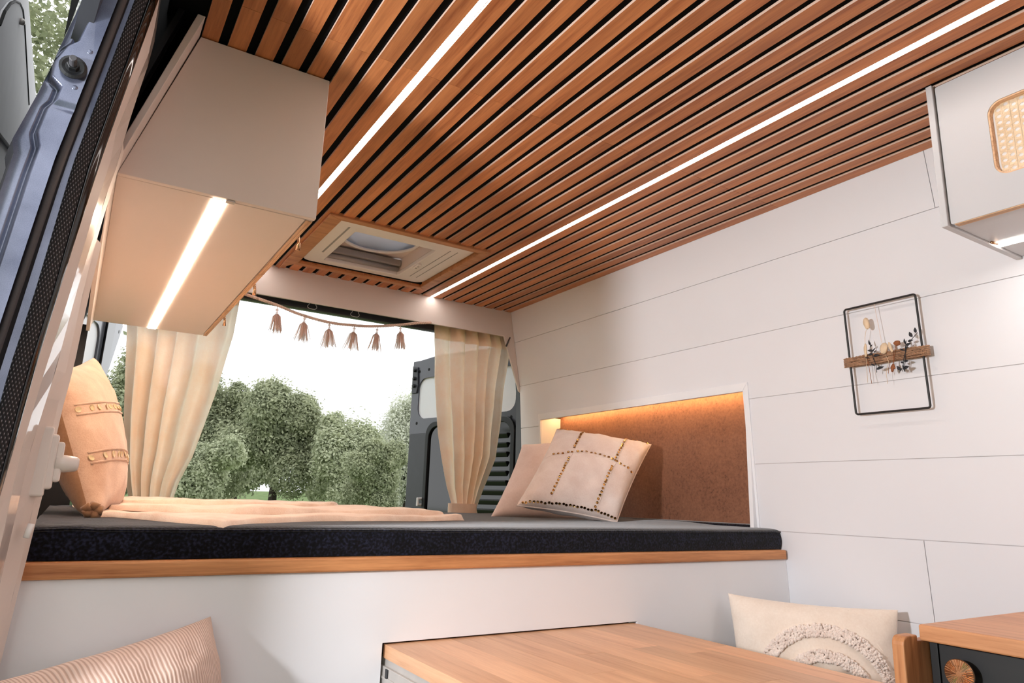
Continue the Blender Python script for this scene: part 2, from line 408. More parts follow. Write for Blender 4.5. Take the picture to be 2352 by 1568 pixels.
ZB = [0.02, .28, .465, .65, .836, 1.02, 1.202, 1.388, 1.572, 1.764, 1.905]; G = .0009; YE = 2.547; YS = -1.4
seams = {9: .744, 4: .88, 2: .30, 6: -.5}
for i in range(len(ZB) - 1):
    z0, z1 = ZB[i] + G, ZB[i + 1] - G; zr = (ZB[i], ZB[i + 1])
    if ZB[i + 1] <= 1.03 or ZB[i] > 1.45:
        if i in seams:
            plank([(YS, z0), (seams[i] - G, z0), (seams[i] - G, z1), (YS, z1)], zr); plank([(seams[i] + G, z0), (YE, z0), (YE, z1), (seams[i] + G, z1)], zr)
        else: plank([(YS, z0), (YE, z0), (YE, z1), (YS, z1)], zr)
    elif ZB[i + 1] < FZ1:
        plank([(YS, z0), (FY0, z0), (FY0, z1), (YS, z1)], zr); plank([(FY1, z0), (YE, z0), (YE, z1), (FY1, z1)], zr)
    else:
        plank([(YS, z0), (FY0, z0), (FY0, FZ1), (FY1, FZ1), (FY1, z0), (YE, z0), (YE, z1), (YS, z1)], zr)
def backing(y0, y1, z0, z1):
    zs = [z0] + [z for z, _ in WPROF if z0 < z < z1] + [z1]; b = MB(); n = len(zs)
    pr_ = [(wx(z) + .0034, z) for z in zs] + [(wx(z) + .010, z) for z in zs[::-1]]
    b.prism([(x, y0, z) for x, z in pr_], (0, y1 - y0, 0)); build('backing_board', b, M['joint'], wall_r)
backing(YS, FY0, .0, 1.93); backing(FY1, YE, .0, 1.93); backing(FY0, FY1, FZ1, 1.93); backing(FY0, FY1, 0, 1.02)
# steel body side behind the planks
b = MB(); b.prism([(1.80, -1.5, -.1), (1.80, -1.5, 1.5), (1.74, -1.5, 2.1), (1.75, -1.5, 2.1), (1.82, -1.5, 1.5), (1.82, -1.5, -.1)], (0, 4.12, 0)); build('body_side', b, M['body'], wall_r)
b = MB(); b.prism([(1.662, 2.537, .4), (1.80, 2.537, .4), (1.80, 2.537, 1.5), (1.74, 2.537, 1.95), (1.60, 2.537, 1.95), (1.645, 2.537, 1.53)], (0, .06, 0)); build('rear_pillar', b, M['dark'], wall_r)

# ---- niche in the right wall
niche = sroot('wall_niche', 'recessed bed niche with bronze mottled back panel', (1.70, 1.85, 1.2))
bx('back_panel', (1.742, NY0 - .03, .98), (1.748, NY1 + .03, 1.45), M['cork'], niche, 0)
bx('side_panel', (1.644, NY1 - .001, 1.0), (1.742, NY1 + .012, 1.425), M['white'], niche, .0008)
bx('side_panel', (1.644, NY0 - .012, 1.0), (1.742, NY0 + .001, 1.425), M['white'], niche, .0008)
bx('top_panel', (1.645, NY0 - .012, NZ1 + .024), (1.742, NY1 + .012, NZ1 + .034), M['white'], niche, .0008)
bx('mattress_tongue', (1.664, NY0 + .003, .985), (1.741, NY1 - .003, 1.0335), M['navy'], niche, .006, 3)  # mattress reaching into the niche, built as a separate piece
trim1 = sroot('trim_1', 'white mitred frame around the bed niche', (1.64, 1.85, 1.2))
def fx(z): return wx(z) - .004
def frame_piece(pts):
    b = MB(); n = len(pts); fr = [(fx(z), y, z) for y, z in pts]; bk = [(fx(z) + .013, y, z) for y, z in pts]
    b.add(fr + bk, [tuple(range(n)), tuple(range(n, 2 * n))[::-1]] + [(i, n + i, n + (i + 1) % n, (i + 1) % n) for i in range(n)])
    build('frame_strip', b, M['white'], trim1, bev=.0012)
frame_piece([(FY0, FZ1), (FY1, FZ1), (NY1 + .0005, NZ1), (NY0 + .0005, NZ1)])
frame_piece([(FY0, FZ1 - .0005), (NY0, NZ1 - .0005), (NY0, 1.0), (FY0, 1.0)])
frame_piece([(FY1, FZ1 - .0005), (FY1, 1.0), (NY1, 1.0), (NY1, NZ1 - .0005)])
t = thing('niche_light_strip', 'amber light strip hidden under the top of the bed niche', 'light strip', (1.66, 1.85, NZ1))
bx('led', (1.712, NY0 + .02, NZ1 + .0185), (1.720, NY1 - .02, NZ1 + .0225), M['led_n'], t, 0)

# ---- rear header board, dark roof frame
YH = 2.548
b = MB(); b.prism([(-.10, YH, 1.905), (1.573, YH, 1.905), (1.632, YH, 1.560), (1.639, YH, 1.545), (1.627, YH, 1.551), (1.541, YH, 1.787), (-.10, YH, 1.785)], (0, .010, 0))
struct(build('wall_rear', b, M['header'], bev=.001), 'cream header board above the rear door opening')
b = MB(); b.prism([(-.12, 2.612, 1.777), (1.60, 2.612, 1.777), (1.60, 2.612, 1.95), (-.12, 2.612, 1.95)], (0, .01, 0))
b.prism([(-.12, 2.6225, 1.776), (-.12, 2.65, 1.777), (-.12, 2.69, 1.80), (-.12, 2.69, 2.05), (-.12, 2.6225, 2.05)], (1.85, 0, 0))
struct(build('trim_2', b, M['dark'], bev=.003), 'dark steel roof frame behind the header board')
# floor, ground sill
struct(box('floor', (-.12, -1.5, -.05), (1.80, 2.60, 0), M['grey'], None, 0), 'van floor')

struct(box('wall_front', (-.12, -1.52, 0), (1.80, -1.5, 2.1), M['cream'], None, 0), 'added unseen bulkhead shutting out sky light')  # unseen bulkhead, added to cut down sky light from the front
def sm(t): t = max(0, min(1, t)); return t * t * (3 - 2 * t)
# ---- left wall: door jamb strips, lofted between profiles measured at the rear edge of the sliding door opening
def prof(pts, Y): return [(p.z, p.x) for p in (at(x, y, Y=Y) for x, y in pts)]
PR = {
 'rubL': (1.050, [(269, 0), (118, 380), (18, 680)]), 'rubR': (1.050, [(293, 0), (146, 380), (45, 680)]),
 'metL': (1.062, [(298, 0), (151, 380), (55, 680)]), 'metR': (1.062, [(309, 0), (166, 380), (77, 680), (20, 850), (0, 925)]),
 'fabR': (1.085, [(340, 0), (203, 380), (119, 680), (64, 850), (15, 1040)]),
 'blkR': (1.095, [(364, 0), (256, 300), (228, 380), (132, 680), (80, 850), (29, 1040), (0, 1141)]),
 'creR': (1.115, [(366, 0), (347, 110), (303, 215), (267, 300), (252, 380), (224, 460), (200, 540), (159, 680), (103, 850), (47, 1040), (17, 1180)]),
 'mirR': (1.150, [(369, 0), (352, 115), (318, 215), (290, 300), (269, 380), (242, 453), (219, 530), (195, 606), (172, 683), (128, 850), (68, 1040), (37, 1180), (0, 1340)]),
 'beiR': (1.185, [(440, 0), (300, 300), (228, 530), (207, 606), (188, 683), (152, 850), (107, 1040), (72, 1180), (37, 1340), (0, 1477)]),
 'plyR': (1.205, [(222, 606), (203, 683), (168, 850), (140, 950), (122, 1040), (87, 1180), (58, 1296)]),
}
PT = {k: prof(p, Y) for k, (Y, p) in PR.items()}
def lp(k, z): return Vector((interp(PT[k], z), PR[k][0], z))
wall_l = sroot('wall_left', 'left van wall with open sliding door jamb and seals', (-.06, 1.1, 1.0))
ZL = [.0 + .0475 * i for i in range(41)]
def strip(name, ka, kb, mat, z0=0.0, z1=1.90, nz=40, nu=1, fn=None, smooth=False, back=.0):
    b = MB()
    def g(u, v):
        z = z0 + (z1 - z0) * v; p = lp(ka, z).lerp(lp(kb, z), u)
        if fn: p = p + fn(u, z)
        return p
    b.grid(g, nu, nz); return build(name, b, mat, wall_l, smooth=smooth)
rnd = lambda h: (lambda u, z: Vector((0, -h * math.sqrt(max(0, 1 - (2 * u - 1) ** 2)), 0)))
strip('rubber_seal', 'rubL', 'rubR', M['rubber'], nu=8, fn=rnd(.010), smooth=True)
strip('seal_gap', 'rubR', 'metL', M['black'])
strip('flange_edge', 'metL', 'metR', M['jamb'])
strip('fabric_seal', 'metR', 'fabR', M['weave'], nu=8, nz=60, fn=rnd(.006), smooth=True)
strip('gloss_lip', 'fabR', 'blkR', M['glossblack'], nu=5, fn=rnd(.004), smooth=True)
strip('trim_edge', 'blkR', 'creR', M['cream'], z1=1.88)
strip('wall_panel', 'creR', 'mirR', M['gloss'], z1=1.88)
strip('trim_panel', 'mirR', 'beiR', M['cream'], z1=1.60)
strip('panel_edge', 'beiR', 'plyR', M['cream'], z1=1.45)
# side lining behind, from the jamb back to the rear doors
b = MB()
def lin(u, v):
    z = 1.60 * v; x = interp(PT['plyR'], min(z, 1.45)); y = 1.205 + (2.56 - 1.205) * u
    return (x - .002 - .075 * sm(u * 5), y, z)
b.grid(lin, 12, 24); build('side_lining', b, M['white'], wall_l)
b = MB(); b.prism([(-.12, 2.535, .0), (.015, 2.535, .0), (.015, 2.535, 1.13), (-.014, 2.535, 1.20), (-.014, 2.535, 1.585), (-.12, 2.535, 1.585)], (0, .03, 0)); build('rear_pillar', b, M['blackp'], wall_l)  # pillar trim; its black stands in for shadow in the rear corner
# outer body side with the rounded rear top corner of the door opening
def bodyx(z): return interp(PT['rubL'], z) - .012
b = MB(); RC = .22; ZT = 1.80; YD = 1.055; YF = -.35
poly = [(YD, -.3), (2.62, -.3), (2.62, 1.62), (1.30, 1.62), (1.30, 2.10), (-1.5, 2.10), (-1.5, -.3), (YF, -.3), (YF, ZT)]
for i in range(9):
    a = math.radians(90 - 90 * i / 8); poly.append((YD - RC + RC * math.cos(a), ZT - RC + RC * math.sin(a)))
n = len(poly)
def bside(y, z, o): return (bodyx(z) + o + (.0 if y > 1.3 else 0), y + .012, z)
fr = [bside(y, z, 0) for y, z in poly]; bk = [bside(y, z, -.02) for y, z in poly]
b.add(fr + bk, [tuple(range(n)), tuple(range(n, 2 * n))[::-1]] + [(i, n + i, n + (i + 1) % n, (i + 1) % n) for i in range(n)])
build('body_side', b, M['dark'], wall_l)
# jamb plate: stamped sheet metal with a stepped ridge
RID = [(890, -60), (890, 0), (700, 390), (600, 430), (480, 560), (450, 700), (545, 800), (500, 910), (430, 960), (330, 1200), (350, 1330), (260, 1568), (150, 1900)]
YJ = 1.035
rid = [(at(x / 3.92, y / 3.92, Y=YJ).z, at(x / 3.92, y / 3.92, Y=YJ).x) for x, y in RID]
OUT = [(200, -40), (185, 0), (90, 200), (70, 235), (62, 250), (27, 312), (30, 345), (0, 430), (-60, 600)]
out = [(at(x, y, Y=YJ).z, at(x, y, Y=YJ).x) for x, y in OUT]
b = MB()
def jf(u, v):
    z = 1.10 + .80 * v; x0 = interp(out, z); x1 = interp(PT['rubL'], z) + .004; x = x0 + (x1 - x0) * u; xr = interp(rid, z)
    s = max(0, min(1, (x - xr) / .006 + .5)); s = s * s * (3 - 2 * s); g = math.exp(-((x - xr + .004) / .003) ** 2)
    y = YJ - .009 * s + .003 * g + (1 - s) * .004
    zz = at(120, 245, Y=YJ).z; q = abs(z - zz)
    if x > xr: y += .004 * math.exp(-(q / .006) ** 2)
    return (x, y + .006 * (1 - u) ** 6, z)
b.grid(jf, 60, 420); build('jamb_plate', b, M['jamb'], wall_l, smooth=True)
b = MB()
def je(u, v):
    z = 1.10 + .80 * v; return (interp(out, z) - .012 * u, YJ + .010 + .06 * u, z)
b.grid(je, 3, 60); build('jamb_return', b, M['jamb'], wall_l, smooth=True)
p = at(168, 156, Y=1.022)
bo = MB(); bo.lathe([(.0145, .0), (.0165, -.001), (.0165, -.003), (.013, -.0045), (.009, -.0035)], p, 'Y', 24); bolt = build('door_bump_stop', bo, M['blackp'], wall_l, center=tuple(p), smooth=False)
b = MB(); b.lathe([(.0075, -.003), (.0075, -.010), (.0065, -.011)], p, 'Y', 6); build('hex_nut', b, M['blackp'], bolt)
b = MB(); b.lathe([(.0046, -.010), (.0046, -.026), (.0038, -.027)], p, 'Y', 14); build('stud', b, M['rubber'], bolt)
for (x, y) in ((207, 120), (172, 202)):
    q = at(x, y, Y=1.027 if x > 150 and y > 100 else 1.036); b = MB(); b.lathe([(.0042, .001), (.0042, -.0006), (.003, -.0014), (.0005, -.0018)], q, 'Y', 14); build('weld_spot', b, M['jamb'], wall_l, smooth=True)

# ---- sliding door, slid open along the outside
d1 = sroot('door_1', 'grey sliding door standing open behind the jamb', (-.19, 1.6, 1.2))
b = MB(); b.prism([(-.205, .98, 1.94), (-.205, .98, .1), (-.205, 2.25, .1), (-.205, 2.25, 1.94)], (.02, 0, 0)); build('inner_skin', b, M['greydoor'], d1, bev=.004)
pts = [(p.y, p.z) for p in (at(x, y, X=-.178) for x, y in ((-6, 300), (-40, 120), (0, 58), (12, 26), (25, 8), (36, 3), (46, 8), (52, 22), (56, 60), (66, 240), (72, 400)))]
b = MB(); b.prism([(-.184, y, z) for y, z in pts], (.006, 0, 0)); build('door_panel', b, M['greydoor'], d1, bev=.002)
b = MB(); b.tube([(-.1785, y, z) for y, z in pts[2:-1]], .0022, 6); build('panel_gap', b, M['black'], d1)
q = at(51, 50, X=-.175); b = MB(); b.lathe([(.0055, -.004), (.0055, .002), (.003, .004)], q, 'X', 16); build('screw', b, M['steel'], d1, smooth=True)

# ---- rear doors, swung open past the opening
def rear_door(name, H, D, flip, label, left=False):
    H = Vector((H[0], H[1], 0)); D = Vector((D[0], D[1], 0)).normalized(); nrm = Vector((D.y, -D.x, 0)) * flip     # nrm points away from the aisle
    root = sroot(name, label, H + D * .4 + Vector((0, 0, 1.2)))
    P3 = lambda u, z, o=0: H + D * u + nrm * o + Vector((0, 0, z))
    outl = [(-.03, .30), (.80, .30), (.80, 1.70), (.795, 1.77), (.76, 1.80), (.60, 1.815), (.10, 1.80), (-.02, 1.70)]
    if left: outl = [(-.03, .30), (.62, .30), (.64, 1.47), (.70, 1.51), (.845, 1.78), (.80, 1.83), (.60, 1.835), (.10, 1.80), (-.02, 1.70)]
    wc, ww_ = (.225, .50) if left else (.385, .70)
    win = rrect(wc, 1.59, ww_, .215, .055, 5)
    b = MB(); b.prism([P3(u, z, .012) for u, z in outl], nrm * .05); build('door_shell', b, M['body'], root, bev=.006)
    # inner frame with the window opening
    k = len(win); oo = []
    for i, (u, z) in enumerate(win):
        a = math.atan2((z - 1.59) / .135, (u - wc) / (ww_ * .57))
        c_, s_ = math.cos(a), math.sin(a); m_ = max(abs(c_), abs(s_)); oo.append((wc + (ww_ / 2 + .055) * c_ / m_, 1.60 + .195 * s_ / m_))
    b = MB(); ring_plate(b, oo, win, 0, .012, to3=lambda p, o: tuple(P3(p[0], p[1], o))); build('window_frame', b, M['body'], root, bev=.0)
    b = MB(); b.prism([P3(u, z, .008) for u, z in rrect(wc, 1.59, ww_ + .01, .225, .06, 5)], nrm * .003); build('window_panel', b, M['white'], root)
    ue = .61 if left else .79
    b = MB(); b.prism([P3(-.02, .30), P3(ue, .30), P3(ue, 1.405), P3(-.02, 1.405)], nrm * .012); build('lower_panel', b, M['dark'], root, bev=.003)
    # recessed black lining with louvres
    lw = .0 if not left else -.06
    l0 = rrect(.335 + lw, .93, .62 + lw, 1.06, .07, 5); l1 = rrect(.335 + lw, .93, .57 + lw, 1.01, .06, 5)
    b = MB(); ring_plate(b, l0, l1, -.014, .002, to3=lambda p, o: tuple(P3(p[0], p[1], o))); build('lining_frame', b, M['blackp'], root, bev=.003)
    b = MB(); b.prism([P3(u, z, -.003) for u, z in l1], nrm * .002); build('lining', b, M['glossblack'], root)
    for i in range(13):
        z = 1.37 - .043 * i; b = MB(); b.prism([P3(.07, z - .012, -.004), P3(.07, z + .006, -.016), P3(.07, z + .012, -.016), P3(.07, z + .014, -.004)], D * .25); build('louvre', b, M['blackp'], root, bev=.002)
    for (u, z) in ((.735, 1.735), (.66, 1.74), (.12, 1.455), (.10, 1.435), (.06, 1.455), (.735, 1.46)):
        b = MB(); c = P3(u, z, -.0005); b.add([c + (D * math.cos(a) + Vector((0, 0, math.sin(a)))) * .008 for a in [2 * PI * j / 12 for j in range(12)]], [tuple(range(12))]); build('screw_hole', b, M['black'], root)
    if left:
        b = MB(); b.prism([P3(.505, 1.415, -.002), P3(.60, 1.415, -.002), P3(.635, 1.795, -.002), P3(.52, 1.785, -.002)], nrm * -.010); build('seal_strip', b, M['glossblack'], root, bev=.003)
        return root
    lat = MB(); lat.prism([P3(.785, 1.62, -.002), P3(.745, 1.62, -.002), P3(.735, 1.66, -.002), P3(.745, 1.76, -.002), P3(.785, 1.77, -.002)], nrm * -.006); lo = build('latch_plate', lat, M['dark'], root, bev=.002)
    for z in (1.745, 1.70, 1.66):
        b = MB(); c = P3(.765, z, -.012); b.lathe([(.010, -.006), (.010, .006), (.006, .009)], c, 'X', 12); build('latch_bolt', b, M['blackp'], lo)
    b = MB(); c = P3(.655, 1.06, -.03); b.tube([P3(.655, 1.075, 0), P3(.655, 1.075, -.03), P3(.655, 1.045, -.03), P3(.655, 1.045, 0)], .008, 8); build('door_catch', b, M['plastic'], root)
    return root
rear_door('door_2', (1.70, 2.64), (-.21, .77), 1, 'dark grey rear door open at the right behind the cushions')
rear_door('door_3', (-.10, 2.64), (.21, .77), -1, 'dark grey rear door open at the left behind the curtain', True)

# ================================================================== FIXED FURNITURE
# ---- roof vent and its oak surround
tr3 = sroot('trim_3', 'mitred oak frame around the roof vent', (.82, 2.18, 1.9))
def trim_board(pts):
    b = MB(); b.prism([(x, y, 1.894) for x, y in pts], (0, 0, .045)); build('trim_board', b, M['oaktrim'], tr3, bev=.0015)
A0, A1, B0, B1 = .548, 1.104, 1.928, 2.462; I0, I1, J0, J1 = .592, 1.074, 1.956, 2.434
trim_board([(A0, B0), (A1, B0), (I1, J0), (I0, J0)])
trim_board([(A0, B0 + .0006), (I0 - .0006, J0), (I0 - .0006, J1), (A0, 2.5465)])
trim_board([(A1, B0 + .0006), (A1, B1), (I1 + .0006, J1), (I1 + .0006, J0)])
trim_board([(A0 + .03, B1), (I0, J1), (I1, J1), (A1, B1)])
vent = thing('roof_vent', 'white square roof vent with fan dome set into the slat ceiling', 'roof vent', (.83, 2.19, 1.91))
ow = rrect(.833, 2.190, .474, .462, .035, 6); iw = rrect(.812, 2.215, .288, .335, .008, 6)
b = MB(); ring_plate(b, ow, iw, 1.906, 1.922); build('vent_frame', b, M['plastic'], vent, bev=.003)
b = MB(); b2 = rrect(.812, 2.215, .300, .347, .010, 6); ring_plate(b, b2, iw, 1.922, 1.990); build('vent_collar', b, M['plasticw'], vent)
circ = [(.812 + .135 * math.cos(a), 2.205 + .135 * math.sin(a)) for a in [PI / 4 + 0 + 2 * PI * (i + .5) / len(iw) - PI / 4 for i in range(len(iw))]]
sq = []
for (x, y) in circ:
    dx, dy = x - .812, y - 2.205; m_ = max(abs(dx) / .148, abs(dy) / .172); sq.append((.812 + dx / m_, 2.210 + dy / m_))
b = MB(); ring_plate(b, sq, circ, 1.968, 1.974); build('fan_plate', b, M['plasticw'], vent)
b = MB(); b.tube([(x, y, 1.966) for x, y in circ], .006, 8, closed=True); build('fan_ring', b, M['plastic'], vent, smooth=True)
b = MB(); b.lathe([(.134, 1.972), (.132, 2.02), (.11, 2.05), (.06, 2.06), (.004, 2.062)], (.812, 2.205, 0), 'Z', 40); build('vent_dome', b, M['dome'], vent, smooth=True)
b = MB(); b.tube([(.675, 2.372, 1.928), (.95, 2.372, 1.928)], .009, 10); build('blind_bar', b, M['grey'], vent, smooth=True)
bx('blind_cassette', (.670, 2.352, 1.936), (.954, 2.381, 1.960), M['grey'], vent, .003)
bx('frame_groove', (.635, 2.02, 1.9052), (.641, 2.30, 1.9062), M['grey'], vent, 0)
for xx in (.995, 1.022): bx('frame_groove', (xx, 2.02, 1.9052), (xx + .0025, 2.36, 1.9062), M['grey'], vent, 0)
bx('catch', (.958, 2.20, 1.897), (.972, 2.25, 1.906), M['plastic'], vent, .003)
for yy in (2.212, 2.230): bx('catch_pin', (.962, yy, 1.8955), (.967, yy + .006, 1.8975), M['grey'], vent, .001)

# ---- left overhead cabinet
cabL = thing('overhead_cabinet', 'beige overhead cabinet with warm light strip underneath beside the door jamb', 'cabinet', (.16, 1.9, 1.6))
b = MB(); b.prism([(-.004, 1.267, 1.597), (.333, 1.267, 1.598), (.333, 1.267, 1.898), (.0905, 1.267, 1.898)], (0, .013, 0)); build('end_panel', b, M['cream'], cabL, bev=.0012)
bx('bottom_panel', (-.004, 1.2805, 1.597), (.3165, 2.511, 1.611), M['cream'], cabL, .001)
bx('rear_panel', (-.004, 2.498, 1.611), (.3165, 2.511, 1.89), M['cream'], cabL, .001)
dy = (2.512 - 1.281) / 3
for i in range(3):
    y0 = 1.2812 + dy * i; dr = bx('cabinet_door', (.3185, y0, 1.5975), (.331, y0 + dy - .0025, 1.895), M['cream'], cabL, .0008)
    for j in range(4): bx('ply_layer', (.3187 + .0031 * j, y0 + .001, 1.5958), (.3187 + .0031 * j + (.0024 if j % 2 else .0029), y0 + dy - .0035, 1.5978), M['plyedge'], dr, 0)
    yl = y0 + dy * .30; b = MB(); b.tube([(.336, yl, 1.606), (.339, yl, 1.592), (.339, yl + .004, 1.578)], [.004, .0035, .0055], 8); build('latch', b, M['brass'], dr, smooth=True)
bx('light_strip', (.149, 1.282, 1.5958), (.173, 2.510, 1.5975), M['led_w'], cabL, 0)
q = at(533, 461, Z=1.596); bx('sensor', (q.x - .010, q.y, 1.5935), (q.x + .006, q.y + .012, 1.5965), M['steel'], cabL, .0008)
b = MB(); b.prism([(-.006, 1.205, 1.592), (.0885, 1.205, 1.90), (.076, 1.205, 1.90), (-.016, 1.205, 1.592)], (0, 1.34, 0)); build('infill_panel', b, M['cream'], wall_l, bev=.001)
b = MB(); b.prism([(-.036, 1.215, 1.58), (.056, 1.215, 1.905), (.046, 1.215, 1.905), (-.046, 1.215, 1.58)], (0, 1.33, 0)); build('gap_blackout', b, M['black'], wall_l)  # added black boards stand in for the dark gap behind the infill
b = MB(); b.prism([(-.11, 1.245, 1.50), (-.030, 1.245, 1.50), (-.030, 1.245, 1.59), (.058, 1.245, 1.905), (.058, 1.245, 2.06), (-.11, 1.245, 2.06)], (0, .008, 0)); build('gap_blackout', b, M['black'], wall_l)
b = MB(); b.prism([(-.006, 1.205, 1.5915), (-.016, 1.205, 1.5915), (-.020, 1.205, 1.560), (-.010, 1.205, 1.560)], (0, 1.30, 0)); build('pelmet_strip', b, M['cream'], wall_l, bev=.001)

# ---- right overhead cabinet with cane panel
cabR = thing('overhead_cabinet', 'white overhead cabinet with woven cane door panel above the kitchen unit', 'cabinet', (1.48, .2, 1.6))
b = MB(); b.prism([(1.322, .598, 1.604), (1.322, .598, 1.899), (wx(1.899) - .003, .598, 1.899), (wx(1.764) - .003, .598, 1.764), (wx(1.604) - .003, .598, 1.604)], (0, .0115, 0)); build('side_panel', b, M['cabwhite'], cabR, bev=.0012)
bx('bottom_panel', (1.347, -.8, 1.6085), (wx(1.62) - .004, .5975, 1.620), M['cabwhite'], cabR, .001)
DX = 1.329; dl = rrect(.0777, 1.7505, 1.0354, .287, .004, 6); hl = rrect(.24, 1.743, .546, .145, .024, 6)
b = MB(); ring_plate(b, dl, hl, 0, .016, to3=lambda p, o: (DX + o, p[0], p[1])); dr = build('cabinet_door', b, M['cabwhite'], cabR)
b = MB(); hl2 = rrect(.24, 1.743, .5458, .1448, .0239, 6); hl3 = rrect(.24, 1.743, .540, .139, .021, 6)
ring_plate(b, hl2, hl3, .0012, .0145, to3=lambda p, o: (DX + o, p[0], p[1])); build('ply_edge', b, M['plyedge'], dr)
for j in range(4): bx('ply_layer', (DX + .0006 + .0039 * j, -.44, 1.6052), (DX + .0006 + .0039 * j + (.003 if j % 2 else .0036), .589, 1.6068), M['plyedge'], dr, 0)
M['cane'] = fabric('cane_webbing', rgb(214, 186, 150), rgb(240, 218, 188), 400, .8, .2, 0, .6)
b = MB(); cs = .0125; ny, nz = 26, 11
for i in range(ny):
    for j in range(nz + 1):
        y0 = .506 - cs * (i + 1); z0 = 1.671 + cs * (j - (.5 if i % 2 else 0)); cy, cz = y0 + cs / 2, z0 + cs / 2
        if not (1.670 <= cz <= 1.816): continue
        o_ = [(y0, z0), (cy, z0), (y0 + cs, z0), (y0 + cs, cz), (y0 + cs, z0 + cs), (cy, z0 + cs), (y0, z0 + cs), (y0, cz)]
        i_ = [(cy + (.0040 if k % 2 else .0036) * math.cos(a), cz + .0031 * math.sin(a)) for k, a in enumerate([math.radians(225 + 45 * q_) for q_ in range(8)])]
        vs_ = [(DX + .0125 + .0008 * math.sin(9 * yy + i), yy, zz) for yy, zz in o_] + [(DX + .0135, yy, zz) for yy, zz in i_]
        b.add(vs_, [(k, (k + 1) % 8, 8 + (k + 1) % 8, 8 + k) for k in range(8)])
build('cane_webbing', b, M['cane'], dr)
bx('cane_backing', (DX + .0142, -.03, 1.668), (DX + .0158, .512, 1.818), M['plastic'], dr, 0)
bx('light_strip', (1.494, -.75, 1.6072), (1.524, .5965, 1.6084), M['led_r'], cabR, 0)
q = at(2281, 556, Z=1.606); b = MB(); b.tube([(q.x - .008, q.y, 1.604), (q.x + .010, q.y - .003, 1.604)], .0028, 8); build('hinge_pin', b, M['brass'], cabR, smooth=True)

# ---- bed base: front panel with a slot for the table, oak rail
bed = thing('bed_base', 'white bed base with oak front rail across the van', 'bed', (.8, 1.8, 0))
YB = 1.243; YP = 1.252
TX0, TX1, TZ = .526, 1.130, .8225
b = MB(); xr_ = wx(.75) - .004
b.prism([(-.06, YP, .02), (TX0 - .0035, YP, .02), (TX0 - .0035, YP, TZ), (TX1 + .003, YP, TZ), (TX1 + .003, YP, .02), (wx(.02) - .0004, YP, .02), (wx(.65) - .0004, YP, .65), (wx(.836) - .0004, YP, .836), (wx(.9475) - .0004, YP, .9475), (-.06, YP, .9475)], (0, .015, 0)); build('front_panel', b, M['white'], bed, bev=.0008)
b = MB(); b.prism([(-.055, YB, .948), (1.6615, YB, .948), (1.660, YB, .9725), (-.055, YB, .9725)], (0, .028, 0)); build('front_rail', b, M['oakx'], bed, bev=.0035)
bx('bed_board', (-.06, YB + .0285, .955), (1.659, 2.53, .972), M['oakx'], bed, 0)
bx('slot_blackout', (TX0 - .02, 1.30, .05), (TX1 + .02, 1.32, .94), M['black'], bed, 0)  # added black board standing for the darkness inside the slot

# ---- mattress
b = MB()
X0m, X1m, Y0m, Y1m, zt, zb0 = -.034, 1.662, 1.262, 2.525, 1.0255, .9735
def sm(t): t = max(0, min(1, t)); return t * t * (3 - 2 * t)
def zmat(x, y):
    e = min((y - Y0m) / .035, 1); z = zt - .008 * (1 - math.sqrt(max(0, 1 - (1 - max(0, e)) ** 2)))
    z += .0016 * noise.noise(Vector((x * 5, y * 5, 0))) + .0035 * math.exp(-((x + .0) / .09) ** 2) * noise.noise(Vector((x * 25, y * 18, 2)))
    z += .006 * sm((x - 1.4) / .25) * sm((y - 1.45) / .2)
    return z
def mtop(u, v):
    x = X0m + (X1m - X0m) * u; y = Y0m + (Y1m - Y0m) * v ** 1.5; return (x, y, zmat(x, y))
b.grid(mtop, 110, 60)
def mfr(u, v):
    x = X0m + (X1m - X0m) * u; z = zb0 + (zmat(x, Y0m) - zb0) * v; y = Y0m - .004 * math.sin(PI * v) - .0012 * noise.noise(Vector((x * 8, z * 30, 5))); return (x, y, z)
b.grid(mfr, 110, 8)
for xx in (X0m, X1m): b.grid(lambda u, v, xx=xx: (xx, Y0m + (Y1m - Y0m) * u ** 1.5, zb0 + (zmat(xx, Y0m + (Y1m - Y0m) * u ** 1.5) - zb0) * v), 60, 6)
b.grid(lambda u, v: (X0m + (X1m - X0m) * u, Y1m, zb0 + (zmat(X0m + (X1m - X0m) * u, Y1m) - zb0) * v), 110, 4)
b.grid(lambda u, v: (X0m + (X1m - X0m) * u, Y0m + (Y1m - Y0m) * v, zb0), 4, 4)
mat_o = build('mattress', b, M['navy'], smooth=False); tag(mat_o, 'thin dark navy velour mattress lying on the oak railed bed', 'mattress')
for p_ in mat_o.data.polygons: p_.use_smooth = len(p_.vertices) == 4 and p_.area < .01
pip = MB(); pip.tube([(X0m + (X1m - X0m) * i / 80, Y0m - .001, zmat(X0m + (X1m - X0m) * i / 80, Y0m) + .0002) for i in range(81)], .0022, 6)
build('piping', pip, M['navy'], mat_o, smooth=True)

